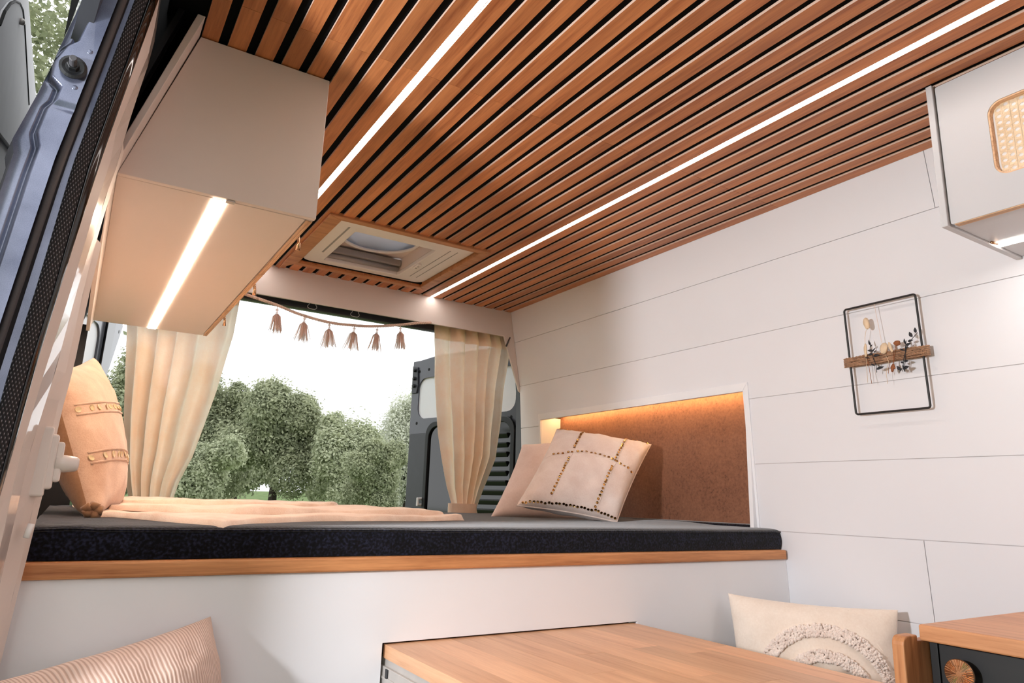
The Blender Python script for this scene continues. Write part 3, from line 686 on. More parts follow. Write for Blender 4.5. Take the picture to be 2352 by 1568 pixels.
# ---- pull-out table of oak staves
tab = thing('pull_out_table', 'oak butcher block table sliding out of the bed front', 'table', (.83, .9, .8))
zt0, zt1 = .7965, .8195; sw = (TX1 - TX0 - .006) / 9; rt = random.Random(5)
for i in range(9):
    x0 = TX0 + .003 + sw * i; y = 1.262; k = 0
    while y > .64:
        L = rt.uniform(.22, .48); ya = max(.632, y - L)
        bb = MB(); bb.box((x0 + .0001, ya + .0001, zt0), (x0 + sw - .0001, y - .0001, zt1 - rt.random() * .0002)); build('stave', bb, M['table'], tab)
        y = ya
for xx in (TX0 + .006, TX1 - .022):
    bx('frame_rail', (xx, .66, .735), (xx + .016, 1.29, .796), M['steel'], tab, .001)
bx('runner', (TX0 + .001, .66, .748), (TX0 + .006, 1.28, .784), M['steel'], tab, .0012)
bx('runner_lip', (TX0 - .0005, .66, .764), (TX0 + .002, 1.28, .768), M['steel'], tab, 0)
bx('runner_clip', (TX0 - .0005, 1.228, .766), (TX0 + .003, 1.240, .782), M['blackp'], tab, .0008)
for xx in (TX0 + .04, TX1 - .08): bx('table_leg', (xx, .67, .0), (xx + .04, .71, .795), M['oakz'], tab, .002)

# ---- kitchen unit
kit = thing('kitchen_unit', 'low kitchen unit with oak worktop and black drawer under the cane cabinet', 'kitchen unit', (1.37, .1, 0))
bx('worktop', (1.10, -.9, .8965), (1.668, .603, .919), M['counter'], kit, .0025)
b = MB(); rr_ = .012; pz = .904; px0 = 1.060
pts = [(px0, 0), (px0, pz - rr_)] + [(px0 + rr_ - rr_ * math.cos(math.radians(t_)), pz - rr_ + rr_ * math.sin(math.radians(t_))) for t_ in (22, 45, 68)] + [(px0 + rr_, pz), (1.0985, pz), (1.0985, .8955), (1.664, .8955), (1.682, 0)]
b.prism([(x, .6045, z) for x, z in pts], (0, .018, 0)); build('side_panel', b, M['oakz'], kit, bev=.002)
bx('carcass', (1.145, -.9, .01), (1.664, .603, .895), M['drawer'], kit, 0)
drw = bx('drawer_front', (1.126, .08, .70), (1.144, .590, .892), M['drawer'], kit, .0012)
bx('drawer_front', (1.126, .08, .40), (1.144, .590, .697), M['drawer'], kit, .0012)
bx('edge_strip', (1.126, .5915, .40), (1.144, .603, .894), M['drawer'], kit, .0008)
kp = at(2203, 1548, X=1.105)
b = MB(); b.lathe([(.006, .021), (.006, .004), (.0190, .0035), (.0200, .0025), (.0200, .0005), (.0192, -.0004), (.002, -.0008)], kp, 'X', 48)
for i in range(40):
    a = 2 * PI * i / 40 + .05 * math.sin(i * 5); r0 = .004 + .003 * ((i * 7) % 3)
    b.tube([Vector(kp) + Vector((-.0009, r0 * math.cos(a), r0 * math.sin(a))), Vector(kp) + Vector((-.0008, .012 * math.cos(a), .012 * math.sin(a))), Vector(kp) + Vector((-.0004, .0192 * math.cos(a), .0192 * math.sin(a)))], [.0004, .0008, .0010], 5)
build('knob', b, M['brass'], drw)

# ---- dinette benches below the frame (carry the two lower cushions)
for nm, x0, x1, lab in (('bench_seat', -.03, .50, 'low white bench left of the oak table under the ribbed cushion'), ('bench_seat', 1.16, 1.655, 'low white bench right of the oak table under the rainbow cushion')):
    t = thing(nm, lab, 'bench', ((x0 + x1) / 2, .95, 0))
    bx('bench_box', (x0, .70, .0), (x1, 1.250, .50), M['white'], t, .002); bx('seat_pad', (x0 + .005, .71, .5), (x1 - .005, 1.248, .55), M['navy'], t, .012, 3)

# ================================================================== SOFT GOODS
class Pillow:
    def __init__(s, c, T, pinch=.05, wr=.006, seed=0, flat=.5, nrm=None):
        s.c = [Vector(p) for p in c]; s.T = T; s.pinch = pinch; s.wr = wr; s.seed = seed; s.flat = flat      # BL, BR, TR, TL
        e1 = (s.c[1] - s.c[0]) + (s.c[2] - s.c[3]); e2 = (s.c[3] - s.c[0]) + (s.c[2] - s.c[1]); s.n = e1.cross(e2).normalized()
    def pt(s, u, v, side=1, lift=0.0):
        uu = u * (1 - s.pinch * (1 - v * v)); vv = v * (1 - s.pinch * (1 - u * u)); a, b_ = (uu + 1) / 2, (vv + 1) / 2
        p = s.c[0] * (1 - a) * (1 - b_) + s.c[1] * a * (1 - b_) + s.c[2] * a * b_ + s.c[3] * (1 - a) * b_
        t = (max(0, 1 - u * u) * max(0, 1 - v * v)) ** s.flat
        w_ = s.wr * (noise.noise(Vector((u * 2.6, v * 2.6, s.seed))) + .5 * noise.noise(Vector((u * 7, v * 7, s.seed + 3)))) * min(1, 4 * t)
        return p + s.n * side * (t * s.T / 2 + w_ + lift + .0015)
    def nml(s, u, v, side=1):
        e = .02; a = s.pt(u + e, v, side) - s.pt(u - e, v, side); b_ = s.pt(u, v + e, side) - s.pt(u, v - e, side); return (a.cross(b_) * side).normalized()
    def build(s, name, mat, parent=None, k=34, mats=None):
        b = MB(); w_ = lambda q: math.sin((q - .5) * PI) * .5 + .5
        b.grid(lambda u, v: s.pt(2 * w_(u) - 1, 2 * w_(v) - 1, 1), k, k); b.grid(lambda u, v: s.pt(2 * w_(u) - 1, 2 * w_(v) - 1, -1), k, k, mi=1, flip=True)
        for j in range(2):
            pass
        me = b
        n0 = (k + 1) ** 2
        # close the rim
        rim = [i for i in range(k + 1)] + [(k + 1) * j + k for j in range(1, k + 1)] + [(k + 1) * k + i for i in range(k - 1, -1, -1)] + [(k + 1) * j for j in range(k - 1, 0, -1)]
        for q in range(len(rim)):
            a, c_ = rim[q], rim[(q + 1) % len(rim)]; b.f.append((a, n0 + a, n0 + c_, c_)); b.mi.append(0)
        return build(name, b, mats or [mat, mat], parent, smooth=True)
def disc_mesh(r_, h, k=10, hole=True):
    b = MB(); b.lathe([(r_, 0), (r_, h), (r_ * .55, h * .55), (r_ * .25, h * .5)], (0, 0, 0), 'Z', k); return b.mesh('disc')
def place_disc(me, name, pos, nrm, parent, mat):
    if not me.materials: me.materials.append(mat)
    o = bpy.data.objects.new(name, me); COL.objects.link(o); o.parent = parent; o.location = Vector(pos) - parent.location
    o.rotation_euler = nrm.to_track_quat('Z', 'Y').to_euler(); return o

# blush plain cushion and sequinned cushion in front of the niche
pk = Pillow([at(1126, 1190, Y=2.12), at(1352, 1200, Y=1.93), at(1400, 1012, Y=2.02), at(1200, 1022, Y=2.20)], .13, .06, .006, 3, .40)
c1 = pk.build('scatter_cushion', M['pink']); tag(c1, 'plain blush cushion half hidden behind the sequinned cushion', 'cushion', 'cushions on the bed')
sq = Pillow([at(1188, 1161, Y=1.80), at(1416, 1199, Y=1.66), at(1495, 1021, Y=1.745), at(1280, 986, Y=1.94)], .135, .045, .008, 8, .42)
c2 = sq.build('scatter_cushion', M['linen']); tag(c2, 'pale linen cushion with rows of gold sequins leaning by the niche', 'cushion', 'cushions on the bed')
seqm = disc_mesh(.0042, .0012)
rs = random.Random(2)
rows = []
for i in range(19): rows.append((-.80 + 1.72 * i / 18, .07 + .10 * math.sin(i / 18 * PI) - .10 * max(0, i / 18 - .55)))
for i in range(13): rows.append((-.43, .96 - .70 * i / 12))
for i in range(13): rows.append((-.43, -.03 - .80 * i / 12))
for i in range(13): rows.append((.50, .93 - .80 * i / 12))
for i in range(14): rows.append((.50, -.05 - .86 * i / 13))
for i in range(27): rows.append((-.92 + 1.86 * i / 26, -.965))
for i in range(4): rows.append((.62 + .1 * i, .965))
for i in range(4): rows.append((-.98 + .06 * i, .975))
for (u, v) in rows:
    u += rs.uniform(-.008, .008); v += rs.uniform(-.008, .008); n_ = (sq.nml(u, v) + Vector((rs.uniform(-.25, .25), rs.uniform(-.25, .25), rs.uniform(-.25, .25)))).normalized()
    place_disc(seqm, 'sequin', sq.pt(u, v, 1, .0012), n_, c2, M['gold'])
# seams of the patchwork
b = MB()
for (a0, a1, fixed, hor) in ((-.95, .95, .02, True), (-.95, .95, -.40, False), (-.95, .95, .54, False)):
    b.tube([sq.pt(*((a0 + (a1 - a0) * i / 24, fixed + (.10 * math.sin(i / 24 * PI) if hor else 0)) if hor else (fixed, a0 + (a1 - a0) * i / 24)), 1, .0002) for i in range(25)], .0010, 5)
build('patch_seam', b, M['linen'], c2, smooth=True)
b = MB(); loop = [(t_, -1) for t_ in [-1 + i / 12 for i in range(24)]] + [(1, t_) for t_ in [-1 + i / 12 for i in range(24)]] + [(-t_, 1) for t_ in [-1 + i / 12 for i in range(24)]] + [(-1, -t_) for t_ in [-1 + i / 12 for i in range(24)]]
b.tube([(sq.pt(u, v, 1) + sq.pt(u, v, -1)) / 2 for u, v in loop], .0028, 6, closed=True); build('edge_piping', b, M['linen'], c2, smooth=True)

# tan cushion standing against the left wall
tn = Pillow([at(208, 1184, Y=1.58), at(262, 1188, Y=2.02), at(214, 822, Y=2.12), at(112, 850, Y=1.72)], .135, .05, .006, 12, .45)
c3 = tn.build('scatter_cushion', None, mats=[M['tan'], M['tanback']]); tag(c3, 'tan woven cushion with rows of shell buttons against the left wall', 'cushion', 'cushions on the bed')
butm = disc_mesh(.0065, .0018, 14)
for v in (.31, -.36):
    for i in range(12):
        u = -.95 + 1.85 * i / 11; place_disc(butm, 'button', tn.pt(u, v - .06 * u, 1, .001), (tn.nml(u, v) + Vector((rs.uniform(-.2, .2), rs.uniform(-.2, .2), rs.uniform(-.2, .2)))).normalized(), c3, M['button'])
for v in (.38, .24, -.29, -.43):
    b = MB(); b.tube([tn.pt(-.96 + 1.92 * i / 24, v - .06 * (-.96 + 1.92 * i / 24), 1, 0) for i in range(25)], .0026, 6); build('woven_rib', b, M['tan'], c3, smooth=True)
b = MB(); cc = at(212, 1172, Y=1.545)
for i in range(5):
    a = 2 * PI * i / 5; b.tube([cc, cc + Vector((.012 * math.cos(a), -.006, .010 * math.sin(a))), cc + Vector((.018 * math.cos(a + .5), .0, .014 * math.sin(a + .5)))], [.006, .010, .004], 8)
build('knotted_corner', b, M['tanback'], c3, smooth=True)

# ribbed cushion on the left bench, rainbow cushion on the right bench
cr = Pillow([at(60, 1960, Y=1.00), at(545, 1900, Y=1.175), at(482, 1416, Y=1.225), at(-60, 1580, Y=1.12)], .11, .045, .007, 21, .42)
c4 = cr.build('scatter_cushion', M['cordu'], k=40); tag(c4, 'pinkish ribbed corduroy cushion on the bench below the bed', 'cushion', 'cushions on the benches')
rb = Pillow([at(1705, 1745, Y=1.16), at(2080, 1760, X=1.590), at(2062, 1400, X=1.625), at(1672, 1362, Y=1.222)], .16, .05, .008, 30, .40)
c5 = rb.build('scatter_cushion', M['cream_c']); tag(c5, 'cream cushion with a tufted rainbow beside the kitchen unit', 'cushion', 'cushions on the benches')
ico = bmesh.new(); bmesh.ops.create_icosphere(ico, subdivisions=1, radius=1); ICOV = [v.co.copy() for v in ico.verts]; ICOF = [tuple(v.index for v in f_.verts) for f_ in ico.faces]; ico.free()
for (ra, rw) in ((.84, .135), (.56, .125), (.28, .11)):
    b = MB()
    for i in range(int(1500 * ra) + 300):
        a = rs.uniform(.02, PI - .02); rr2 = ra + rs.uniform(-rw, rw) * .5; u, v = rr2 * math.cos(a) * 1.0 + .08, -.34 + rr2 * math.sin(a) * 1.18
        if abs(u) > .96 or abs(v) > .96: continue
        c_ = rb.pt(u, v, 1, .003); sc = rs.uniform(.0024, .0042); n_ = rb.nml(u, v); dv = Vector((rs.uniform(-1, 1), rs.uniform(-1, 1), rs.uniform(-1, 1))) * .5
        b.add([c_ + q * sc + (n_ + dv) * q.dot(n_) * sc * .9 for q in ICOV], ICOF)
    build('tufted_arc', b, M['tuft'], c5, smooth=True, fix=False)
for pts in (((.05, .95), (.10, .72), (.20, .45)), ((.42, .96), (.60, .72), (.78, .45), (.93, .2)), ((-.62, .93), (-.60, .75))):
    b = MB(); b.tube([rb.pt(u, v, 1, .0) for u, v in pts], .0012, 5); build('crease', b, M['cream_c'], c5)

# ---- knitted blanket folded in layers on the bed
bl = thing('knit_blanket', 'peach knitted blanket lying folded along the bed', 'blanket', (.5, 1.8, 1.03))
def sheet(name, front, rear, z0, th, seed, amp, nu=90, nv=40):
    def base(u, v):
        a = Vector((interp(front[0], u), interp(front[1], u), 0)); c_ = Vector((interp(rear[0], u), interp(rear[1], u), 0)); p = a.lerp(c_, v ** 1.3)
        p.y += .012 * noise.noise(Vector((u * 9, seed, 0))) * (1 - v)
        h = amp * (.55 + noise.noise(Vector((u * 5.5, v * 2.2, seed))) + .45 * noise.noise(Vector((u * 14, v * 4, seed + 5))))
        return p, max(0, h)
    b = MB()
    def top(u, v):
        p, h = base(u, v); e = min(1, min(v / .05, u / .02, (1 - u) / .02, (1 - v) / .05)); e = math.sqrt(max(0, 1 - (1 - e) ** 2))
        zf = interp(front[2], u); zz = zmat(p.x, max(p.y, Y0m)) if p.y > Y0m else zf
        return (p.x, p.y, (zz if v > .12 else min(zz, zf + .02 * v)) + z0 + (th + h) * e)
    def bot(u, v):
        p, h = base(u, v); zf = interp(front[2], u); zz = zmat(p.x, max(p.y, Y0m)) if p.y > Y0m else zf
        return (p.x, p.y, (zz if v > .12 else min(zz, zf + .02 * v)) + z0 + .0006 + h * .4 * min(1, v / .1))
    b.grid(top, nu, nv); b.grid(bot, nu, nv, flip=True)
    build(name, b, M['blanket'], bl, smooth=True)
U = [0, .12, .24, .34, .42, .58, .75, .92, 1.0]
fx_ = [.055, .115, .175, .228, .29, .45, .62, .80, .868]; fy_ = [1.60, 1.46, 1.35, 1.264, 1.34, 1.47, 1.50, 1.575, 1.60]; fz_ = [1.026, 1.026, 1.024, 1.019, 1.022, 1.025, 1.026, 1.026, 1.026]
sheet('blanket_layer', (list(zip(U, fx_)), list(zip(U, fy_)), list(zip(U, fz_))), ([(0, .02), (1, 1.02)], [(0, 2.42), (1, 2.2)]), .0008, .0085, 1.0, .006)
fx2 = [.08, .15, .22, .28, .36, .50, .66, .80, .862]; fy2 = [1.72, 1.60, 1.52, 1.50, 1.53, 1.60, 1.62, 1.67, 1.70]
sheet('blanket_layer', (list(zip(U, fx2)), list(zip(U, fy2)), [(0, 1.027), (1, 1.027)]), ([(0, .03), (1, .96)], [(0, 2.44), (1, 2.1)]), .011, .0085, 6.0, .007)
fx3 = [.09, .14, .21, .28, .36, .46, .56, .62, .66]; fy3 = [1.95, 1.9, 1.86, 1.84, 1.85, 1.9, 1.95, 1.98, 2.0]
sheet('blanket_layer', (list(zip(U, fx3)), list(zip(U, fy3)), [(0, 1.027), (1, 1.027)]), ([(0, .04), (1, .80)], [(0, 2.46), (1, 2.38)]), .021, .007, 11.0, .006)

# ---- curtains, rail, garland
def curtain(name, Lp, Rp, Yc, zt_, zb_, folds, seed, label, tie=None, ztie=None):
    t = thing(name, label, 'curtain', ((Lp[0][1] + Rp[0][1]) / 2, Yc, zb_), 'linen curtains at the rear doors')
    b = MB()
    def cf(u, v):
        z = zt_ + (zb_ - zt_) * v; l, r_ = interp(Lp, z), interp(Rp, z); wd = r_ - l
        ph = u * folds * 2 * PI + 1.5 * math.sin(5.1 * u + seed) + 1.1 * noise.noise(Vector((u * 3, v * 2.2, seed)))
        am = .022 + .024 * noise.noise(Vector((u * 4, v * 1.3, seed + 9)))
        if v < .10: am *= .35 + 6.5 * v
        sq_ = min(1, wd / .34); am *= .5 + .5 * sq_
        x = l + wd * (u + .018 * math.sin(ph * 1.0 + 1.2)); y = Yc + am * math.sin(ph) + .010 * noise.noise(Vector((u * 9, v * 5, seed)))
        return (x, y, z + .004 * math.sin(ph))
    b.grid(cf, 150, 70); build('curtain_fabric', b, M['curtain'], t, smooth=True)
    b = MB(); b.grid(lambda u, v: Vector(cf(u, .008 + .085 * v)) + Vector((0, -.0022, 0)), 150, 6); build('header_tape', b, M['curtain'], t, smooth=True)
    if tie:
        b = MB(); (x0, x1), (z0, z1) = tie, ztie
        pts = [((x0 + x1) / 2 + (x1 - x0) / 2 * math.cos(a), Yc - .0 + .038 * math.sin(a)) for a in [2 * PI * i / 28 for i in range(28)]]
        inn = [((x0 + x1) / 2 + ((x1 - x0) / 2 - .003) * math.cos(a), Yc + .035 * math.sin(a)) for a in [2 * PI * i / 28 for i in range(28)]]
        ring_plate(b, pts, inn, z0, z1); build('tieback', b, M['band'], t, smooth=False)
    return t
YCU = 2.584
def zx(pts): return [(p.z, p.x) for p in (at(x, y, Y=YCU) for x, y in pts)]
curtain('curtain', zx([(998, 746), (1003, 870), (1012, 1000), (1028, 1120), (1040, 1165), (1036, 1190)]), zx([(1158, 768), (1167, 800), (1152, 900), (1134, 1050), (1108, 1120), (1092, 1165), (1096, 1190)]), YCU, 1.812, 1.0, 5.6, 2.0,
        'cream curtain gathered by a tieback beside the white plank wall', (1.325, 1.452), (1.018, 1.062))
curtain('curtain', zx([(290, 640), (292, 755), (284, 950), (284, 1060), (290, 1110), (296, 1150)]), zx([(570, 640), (556, 680), (540, 770), (500, 900), (445, 1050), (412, 1110), (398, 1150), (396, 1170)]), YCU, 1.812, 1.0, 4.6, 5.0,
        'cream curtain gathered below the beige overhead cabinet', None, None)
rod = thing('curtain_rod', 'thin steel curtain rod under the cream header board', 'curtain rod', (.8, 2.566, 1.79))
b = MB(); b.tube([(-.02, 2.5635, 1.790), (1.565, 2.5635, 1.794)], .0035, 8); build('rod', b, M['steel'], rod, smooth=True)
e = at(1163, 785, Y=2.545); b = MB(); b.tube([(1.566, 2.568, 1.797), (1.572, 2.55, 1.785), (e.x, 2.545, e.z - .02)], .004, 8); build('end_bracket', b, M['dark'], rod, smooth=True)
bx('wall_bracket', (.30, 2.558, 1.786), (.306, 2.575, 1.800), M['steel'], rod, .001)

gar = thing('tassel_garland', 'braided cord garland with six pink tassels hanging under the header', 'garland', (.8, 2.53, 1.72))
gp = [(545, 668), (565, 676), (600, 688), (640, 702), (690, 722), (755, 740), (812, 747), (860, 749), (917, 746), (955, 742), (990, 741)]
gc = [at(x, y, Y=2.535) for x, y in gp]
def cat(pts, k):
    out_ = []
    for i in range(len(pts) - 1):
        p0, p1, p2, p3 = pts[max(0, i - 1)], pts[i], pts[i + 1], pts[min(len(pts) - 1, i + 2)]
        for j in range(k):
            t_ = j / k; out_.append(.5 * ((2 * p1) + (p2 - p0) * t_ + (2 * p0 - 5 * p1 + 4 * p2 - p3) * t_ ** 2 + (3 * p1 - p0 - 3 * p2 + p3) * t_ ** 3))
    return out_ + [pts[-1]]
gc = cat(gc, 22); b = MB()
for s_ in range(3):
    b.tube([p + Vector((0, math.cos(i * .95 + s_ * 2.094) * .0032, math.sin(i * .95 + s_ * 2.094) * .0032)) for i, p in enumerate(gc)], .0030, 6)
build('braided_cord', b, M['cord'], gar, smooth=True)
def tassel_mesh(seed, spread):
    r2 = random.Random(seed); b = MB(); b.tube([(0, 0, 0), (0, 0, -.020)], .0014, 5)
    b.lathe([(.001, -.006), (.0050, -.009), (.0055, -.012), (.001, -.016)], (0, 0, 0), 'Z', 10); b.lathe([(.001, -.016), (.0042, -.019), (.0045, -.023), (.003, -.027)], (0, 0, 0), 'Z', 10)
    for i in range(34):
        a = r2.uniform(0, 2 * PI); q = math.sqrt(r2.random()); sp = spread * q * r2.uniform(.7, 1.15); L = r2.uniform(.048, .060)
        dx, dy_ = math.cos(a), math.sin(a); w1 = r2.uniform(-.003, .003)
        b.tube([(.003 * q * dx, .003 * q * dy_, -.024), (.007 * q * dx + .2 * sp * dx, .007 * q * dy_ + .2 * sp * dy_, -.032), (.7 * sp * dx + w1, .7 * sp * dy_, -.026 - L * .55), (sp * dx + w1, sp * dy_, -.026 - L)], [.0014, .0018, .0017, .0011], 4)
    me = b.mesh('tassel', fix=False); me.materials.append(M['tassel']); return me
for i, (x, y, sp) in enumerate(((637, 704, .019), (701, 724, .026), (757, 739, .030), (815, 747, .028), (867, 750, .026), (920, 747, .022))):
    p = at(x, y, Y=2.533); o = obj('tassel', tassel_mesh(40 + i, sp), None, gar, smooth=True); o.location = p - gar.location
    o.rotation_euler = (0, math.radians((-3, 4, -2, 5, 2, -3)[i]), 0); o.scale = (1.2, 1.2, 1.18)
for x, y, lab in ((718, 700, 'clear bent wire hook above the second and third garland tassels'), (816, 718, 'clear bent wire hook above the fourth garland tassel')):
    p = at(x, y, Y=2.60); b = MB()
    b.tube(cat([p + Vector(q) for q in ((-.010, .0, .024), (-.012, 0, .004), (-.020, -.004, -.010), (-.012, -.008, -.018), (.008, -.008, -.018), (.016, -.004, -.008), (.012, 0, .004), (.014, 0, .022))], 6), .0012, 6)
    tag(build('wire_hook', b, M['clip'], smooth=True), lab, 'hook')

# ---- wall fitting on the left wall (stepped plates with knob)
fit = thing('wall_fitting', 'pale plastic wall fitting with stepped plates and protruding knob', 'wall fitting', (-.03, 1.17, 1.11))
def step(x0, x1, y0, y1, z0, z1, nm='plate', bev=.004): return bx(nm, (x0, y0, z0), (x1, y1, z1), M['plasticw'], fit, bev, 3)
step(-.045, -.026, 1.168, 1.205, 1.066, 1.162, 'back_plate', .003)
step(-.030, -.018, 1.170, 1.204, 1.076, 1.152, 'plate', .004)
step(-.020, -.010, 1.172, 1.202, 1.086, 1.142, 'plate', .004)
b = MB(); b.lathe([(.0125, -.008), (.0120, .004), (.0100, .017), (.0075, .020), (.002, .0205)], (-.010, 1.182, 1.112), 'X', 20); build('knob', b, M['plasticw'], fit, smooth=True)
b = MB(); b.tube([(-.036, 1.157, 1.012), (-.033, 1.160, 1.03)], .004, 8); build('screw_cap', b, M['plastic'], fit, smooth=True)

# ---- dried flower picture on the plank wall
pic = thing('flower_frame', 'black wire frame with dried flowers bound by jute twine on the plank wall', 'wall decor', (1.62, .905, 1.45))
FXp = 1.617
def pw(y, z, o=0): return Vector((FXp + (z - 1.45) * -.06 + o, y, z))
loop = rrect(.9045, 1.445, .178, .265, .006, 5); b = MB(); b.tube([pw(y, z) for y, z in loop], .0026, 8, closed=True); build('wire_frame', b, M['wire'], pic, smooth=True)
b = MB()
for k in range(6):
    zz = 1.4322 + .0040 * k; o_ = -.0045 - .0012 * (k % 2)
    for st in range(2):
        pts = []
        for i in range(121):
            t_ = i / 120; y = .999 - .190 * t_; an = i * .55 + st * PI + k
            pts.append(pw(y, zz + .0013 * math.sin(an) + .0009 * math.sin(i * .11 + k * 2), o_ + .0013 * math.cos(an)))
        b.tube(pts, .0014, 5)
    b.tube([pw(.999 - .190 * i / 12, zz + .0008 * math.sin(i + k), .006) for i in range(13)], .0022, 5)
    for ye in (.999, .809):
        for m_ in range(4): b.tube([pw(ye + (m_ - 1.5) * .0038, zz - .0014, -.0065), pw(ye + (m_ - 1.5) * .0050, zz, 0), pw(ye + (m_ - 1.5) * .0038, zz + .0014, .006)], .0021, 5)
for q in range(46):
    y = .81 + .19 * rs.random(); z_ = 1.431 + .024 * rs.random(); p0 = pw(y, z_, -.006); b.tube([p0, p0 + Vector((-.002, rs.uniform(-.004, .004), rs.uniform(-.004, .004)))], .00035, 3)
build('twine_band', b, M['twine'], pic, smooth=True)
b = MB(); b.tube([pw(.914, 1.577, -.001), pw(.906, 1.462, -.001)], .0006, 5); build('hanging_string', b, M['cord'], pic)
def pp(x, y, o=-.004):
    q = at(x, y, X=1.612); return Vector((q.x, q.y, q.z)) + Vector((o + .0, 0, 0))
def S(zx_, zy_): return (1900 + zx_ / 4.356, 640 + zy_ / 4.356)
def stem(pts, rad, mat, nm='stem'):
    b = MB(); b.tube([pp(*S(*p)) for p in pts], rad, 6); return build(nm, b, mat, pic, smooth=True)
def leaf(tip, basep, wid, mat, nm='leaf'):
    a, c_ = pp(*S(*basep), -.006), pp(*S(*tip), -.007); d_ = c_ - a; sd = Vector((1, 0, 0)).cross(d_).normalized() * wid; b = MB(); rows_ = []
    for i in range(6):
        t_ = i / 5; ww = math.sin(PI * t_ ** .8) ; m_ = a + d_ * t_; rows_.append((m_ - sd * ww + Vector((-.002 * ww, 0, 0)), m_ + Vector((.001 * ww, 0, 0)), m_ + sd * ww + Vector((-.002 * ww, 0, 0))))
    vs_ = [p for r_ in rows_ for p in r_]; fs_ = [(3 * i + j, 3 * i + j + 1, 3 * i + j + 4, 3 * i + j + 3) for i in range(5) for j in range(2)]; b.add(vs_, fs_); return build(nm, b, mat, pic, smooth=True)
def bud(c_, rx, rz, mat, nm, tilt=0):
    b = MB(); cen = pp(*S(*c_), -.007); k = 14; pr_ = [(.05, -1), (.55, -.85), (.9, -.45), (1, 0), (.92, .45), (.6, .85), (.06, 1)]
    b.lathe([(r_ * rx, h * rz) for r_, h in pr_], (0, 0, 0), 'Z', k); rot = Matrix.Rotation(tilt, 3, 'X')
    b.v = [tuple(rot @ Vector((v[0] * .7, v[1], v[2])) + cen + Vector((.001 * math.sin(i * 2.3), .0008 * math.sin(i * 1.7), 0))) for i, v in enumerate(b.v)]; return build(nm, b, mat, pic, smooth=True)
bud((410, 452), .0072, .0150, M['flower'], 'bunny_tail', -.12); stem([(400, 510), (385, 600), (400, 800), (415, 1040)], .0005, M['flower'])
bud((400, 720), .0035, .0170, M['flower'], 'seed_head', .05); stem([(405, 760), (430, 900), (455, 1050)], .0006, M['rust'])
bud((585, 700), .0092, .0135, M['flower'], 'bunny_tail', .25); stem([(590, 760), (625, 830), (600, 950), (615, 1050)], .0005, M['flower'])
bud((650, 690), .0035, .0135, M['flower'], 'seed_head', -.25); bud((716, 648), .0078, .0062, M['rust'], 'rose_bud', 0)
for p_ in (((716, 660), (690, 720), (665, 900)), ((700, 670), (672, 730), (668, 940)), ((640, 830), (625, 900), (620, 950))): stem(p_, .0006, M['rust'])
bud((668, 900), .0035, .0085, M['rust'], 'seed_head', .1); bud((682, 880), .0028, .0070, M['rust'], 'seed_head', -.2)
stem([(440, 640), (450, 720), (470, 800), (500, 870), (505, 940)], .0007, M['leafdark']); stem([(915, 540), (860, 600), (800, 700), (775, 800), (765, 930)], .0008, M['leafdark']); stem([(800, 620), (790, 720), (790, 820), (780, 930)], .0007, M['leafdark'])
for tip, bs, wd in (((432, 612), (445, 672), .0026), ((470, 660), (448, 690), .0022), ((418, 722), (478, 722), .0036), ((505, 690), (465, 740), .0022), ((420, 765), (475, 755), .0034), ((545, 765), (475, 775), .0040), ((385, 795), (440, 795), .0018), ((590, 880), (505, 910), .0044), ((450, 850), (495, 875), .0025), ((515, 715), (480, 745), .0016),
                    ((893, 490), (905, 548), .0045), ((835, 535), (868, 588), .0052), ((880, 615), (820, 632), .0036), ((785, 600), (800, 660), .0030), ((855, 650), (800, 672), .0042), ((740, 705), (790, 720), .0024), ((830, 690), (790, 690), .0036), ((710, 875), (755, 920), .0050), ((840, 880), (775, 900), .0052), ((835, 825), (780, 830), .0036), ((800, 935), (770, 860), .0030), ((750, 835), (785, 845), .0030), ((740, 940), (768, 895), .0018)):
    leaf(tip, bs, wd * .8, M['leafdark'])

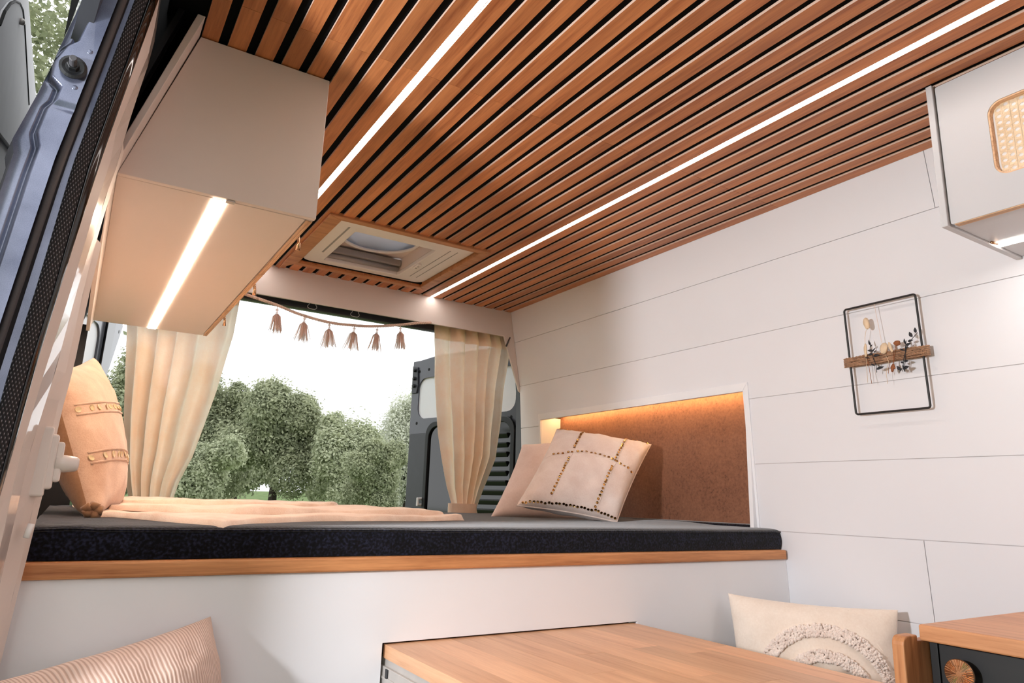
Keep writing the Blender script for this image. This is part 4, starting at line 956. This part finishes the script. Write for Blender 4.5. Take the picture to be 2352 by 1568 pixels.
# ================================================================== OUTDOORS
b = MB()
def gr(u, v):
    x = -70 + 180 * u; y = -60 + 190 * v; z = -.62 + 1.9 * sm((y - 38) / 60) + .12 * noise.noise(Vector((x * .1, y * .1, 0))); return (x, y, z)
b.grid(gr, 70, 80); struct(build('ground', b, M['grass'], smooth=True), 'green lawn behind the van')
def crown_mesh(seed, shape, n, leaf_s, lobes, droop=0.0):
    """leaf quads scattered on overlapping lobes, unit crown"""
    r2 = random.Random(seed); V = []; F = []
    L = [(Vector((0, 0, .05)), .66)] + [(Vector((r2.uniform(-.70, .70), r2.uniform(-.6, .6), r2.uniform(-.66, .70))), r2.uniform(.20, .42)) for _ in range(lobes)]
    wts = [q[1] ** 2 for q in L]; tot = sum(wts)
    for i in range(n):
        t_ = r2.random() * tot; k = 0
        while t_ > wts[k] and k < len(L) - 1: t_ -= wts[k]; k += 1
        c_, rr3 = L[k]; d_ = Vector((r2.gauss(0, 1), r2.gauss(0, 1), r2.gauss(0, 1) + .15)).normalized(); q = .55 + .48 * r2.random() ** .6 + (.42 * r2.random() ** 2 if r2.random() < .35 else 0)
        p = c_ + d_ * rr3 * q; p = p * (1 + .10 * noise.noise(p * 3 + Vector((seed, 0, 0))))
        p.z -= droop * r2.random() * (p.x * p.x + p.y * p.y)
        p = Vector((p.x * shape[0], p.y * shape[1], p.z * shape[2])); s_ = leaf_s * r2.uniform(.6, 1.4)
        nr = (d_ + Vector((r2.uniform(-1, 1), r2.uniform(-1, 1), r2.uniform(-.3, 1.2))) * .9).normalized(); a = nr.orthogonal().normalized(); a = Matrix.Rotation(r2.uniform(0, 6.28), 3, nr) @ a; c2_ = nr.cross(a)
        o_ = len(V); V += [p - a * s_, p - c2_ * s_ * .55 + nr * s_ * .1, p + a * s_, p + c2_ * s_ * .55 + nr * s_ * .1]; F.append((o_, o_ + 1, o_ + 2, o_ + 3))
    me = bpy.data.meshes.new('crown'); me.from_pydata(V, [], F); return me
def tree(name, label, base, h, shape, mat, seed, n=26000, leaf_s=.16, lobes=16, trunk=.22, cz=.62, group=None, droop=0.0, lean=0.0):
    t = thing(name, label, 'tree', base, group)
    me = crown_mesh(seed, shape, n, leaf_s, lobes, droop); me.materials.append(mat)
    c_ = obj('crown', me, None, t); c_.location = (lean, 0, h * cz)
    b = MB(); r2 = random.Random(seed); top = Vector((lean, 0, h * cz))
    b.tube([(0, 0, -.4), (0, 0, .5), (lean * .3, 0, h * .25), top], [trunk * 1.3, trunk, trunk * .8, trunk * .3], 10)
    for i in range(8):
        a = 2 * PI * i / 8; p0 = Vector((0, 0, 0)).lerp(top, .35 + .06 * i); p2 = top + Vector((math.cos(a) * shape[0] * .6, math.sin(a) * shape[1] * .6, r2.uniform(-.3, .5) * shape[2])); b.tube([p0, p0.lerp(p2, .5) + Vector((0, 0, .2)), p2], [trunk * .45, trunk * .25, trunk * .08], 6)
    k_ = obj('trunk', b.mesh('trunk', fix=False), M['bark'], t); return t
def gx(px, Yd): return at(px, 1120, Y=Yd).x
G1 = 'trees behind the van'
tree('broadleaf_tree', 'tall rounded dark green tree, biggest in the open rear doorway', (gx(628, 36), 36, -.6), 7.4, (2.7, 2.5, 2.75), M['leaf1'], 3, 95000, .075, 26, .24, .60, G1)
tree('broadleaf_tree', 'dark green tree beside the left curtain edge, partly hidden by it', (gx(478, 41), 41, -.6), 8.4, (2.7, 2.4, 3.3), M['leaf1'], 5, 70000, .085, 22, .24, .56, G1)
tree('broadleaf_tree', 'grey green loose tree between the biggest tree and the pale willow', (gx(805, 33), 33, -.6), 6.4, (2.1, 2.0, 2.5), M['leaf2'], 9, 46000, .075, 20, .14, .56, G1, .2)
tree('willow_tree', 'pale silvery willow behind the open right rear door', (gx(935, 37), 37, -.6), 8.0, (2.0, 2.0, 4.0), M['leaf3'], 14, 60000, .065, 18, .2, .52, G1, .5)
tree('round_shrub', 'low dark round shrub in front of the pale willow', (gx(862, 27), 27, -.6), 4.0, (1.35, 1.3, 1.4), M['leaf1'], 21, 40000, .05, 16, .12, .60, G1)
tree('leafy_shrub', 'mid green shrub at the foot of the left curtain', (gx(440, 24), 24, -.6), 3.6, (1.3, 1.3, 1.5), M['leaf2'], 27, 34000, .05, 14, .1, .52, G1)
tree('broadleaf_tree', 'dark tree seen between the tan cushion and the left curtain', (gx(268, 30), 30, -.6), 7.4, (1.9, 2.0, 3.3), M['leaf1'], 33, 45000, .07, 16, .22, .52, G1)
tree('broadleaf_tree', 'near overhanging tree with leaves above the left curtain', (-1.2, 13, -.6), 9.4, (2.9, 2.4, 2.9), M['leaf1'], 40, 34000, .055, 18, .3, .80, G1, .25)
tree('broadleaf_tree', 'dense tree seen past the open sliding door', (-6.0, 17, -.6), 11.5, (4.2, 3.0, 5.0), M['leaf1'], 47, 70000, .06, 24, .35, .62, G1)
for i, (x, y) in enumerate(((-11, -9), (-12.5, -1), (-12, 7.5))):
    tree('broadleaf_tree', ('tall tree facing the sliding door, furthest from the rear doors', 'tall tree straight across from the open sliding door', 'tall tree outside between the sliding door and the rear')[i], (x, y, -.6), 10.5, (4.2, 4.0, 5.0), M['leaf1'], 80 + i, 12000, .22, 14, .35, .55, G1)
hd = [(i, -1.5 + i * 6.3) for i in range(5)]
for i, x in hd:
    tree('background_tree', 'far hedge tree closing the lawn behind the nearer trees', (x, 52 + (i % 3) * 3, .1), 6.8 + (i % 4) * .5, (3.0, 2.8, 2.7), M['leaf1'] if i % 2 else M['leaf2'], 60 + i % 3, 26000, .13, 18, .22, .40, 'far hedge trees')
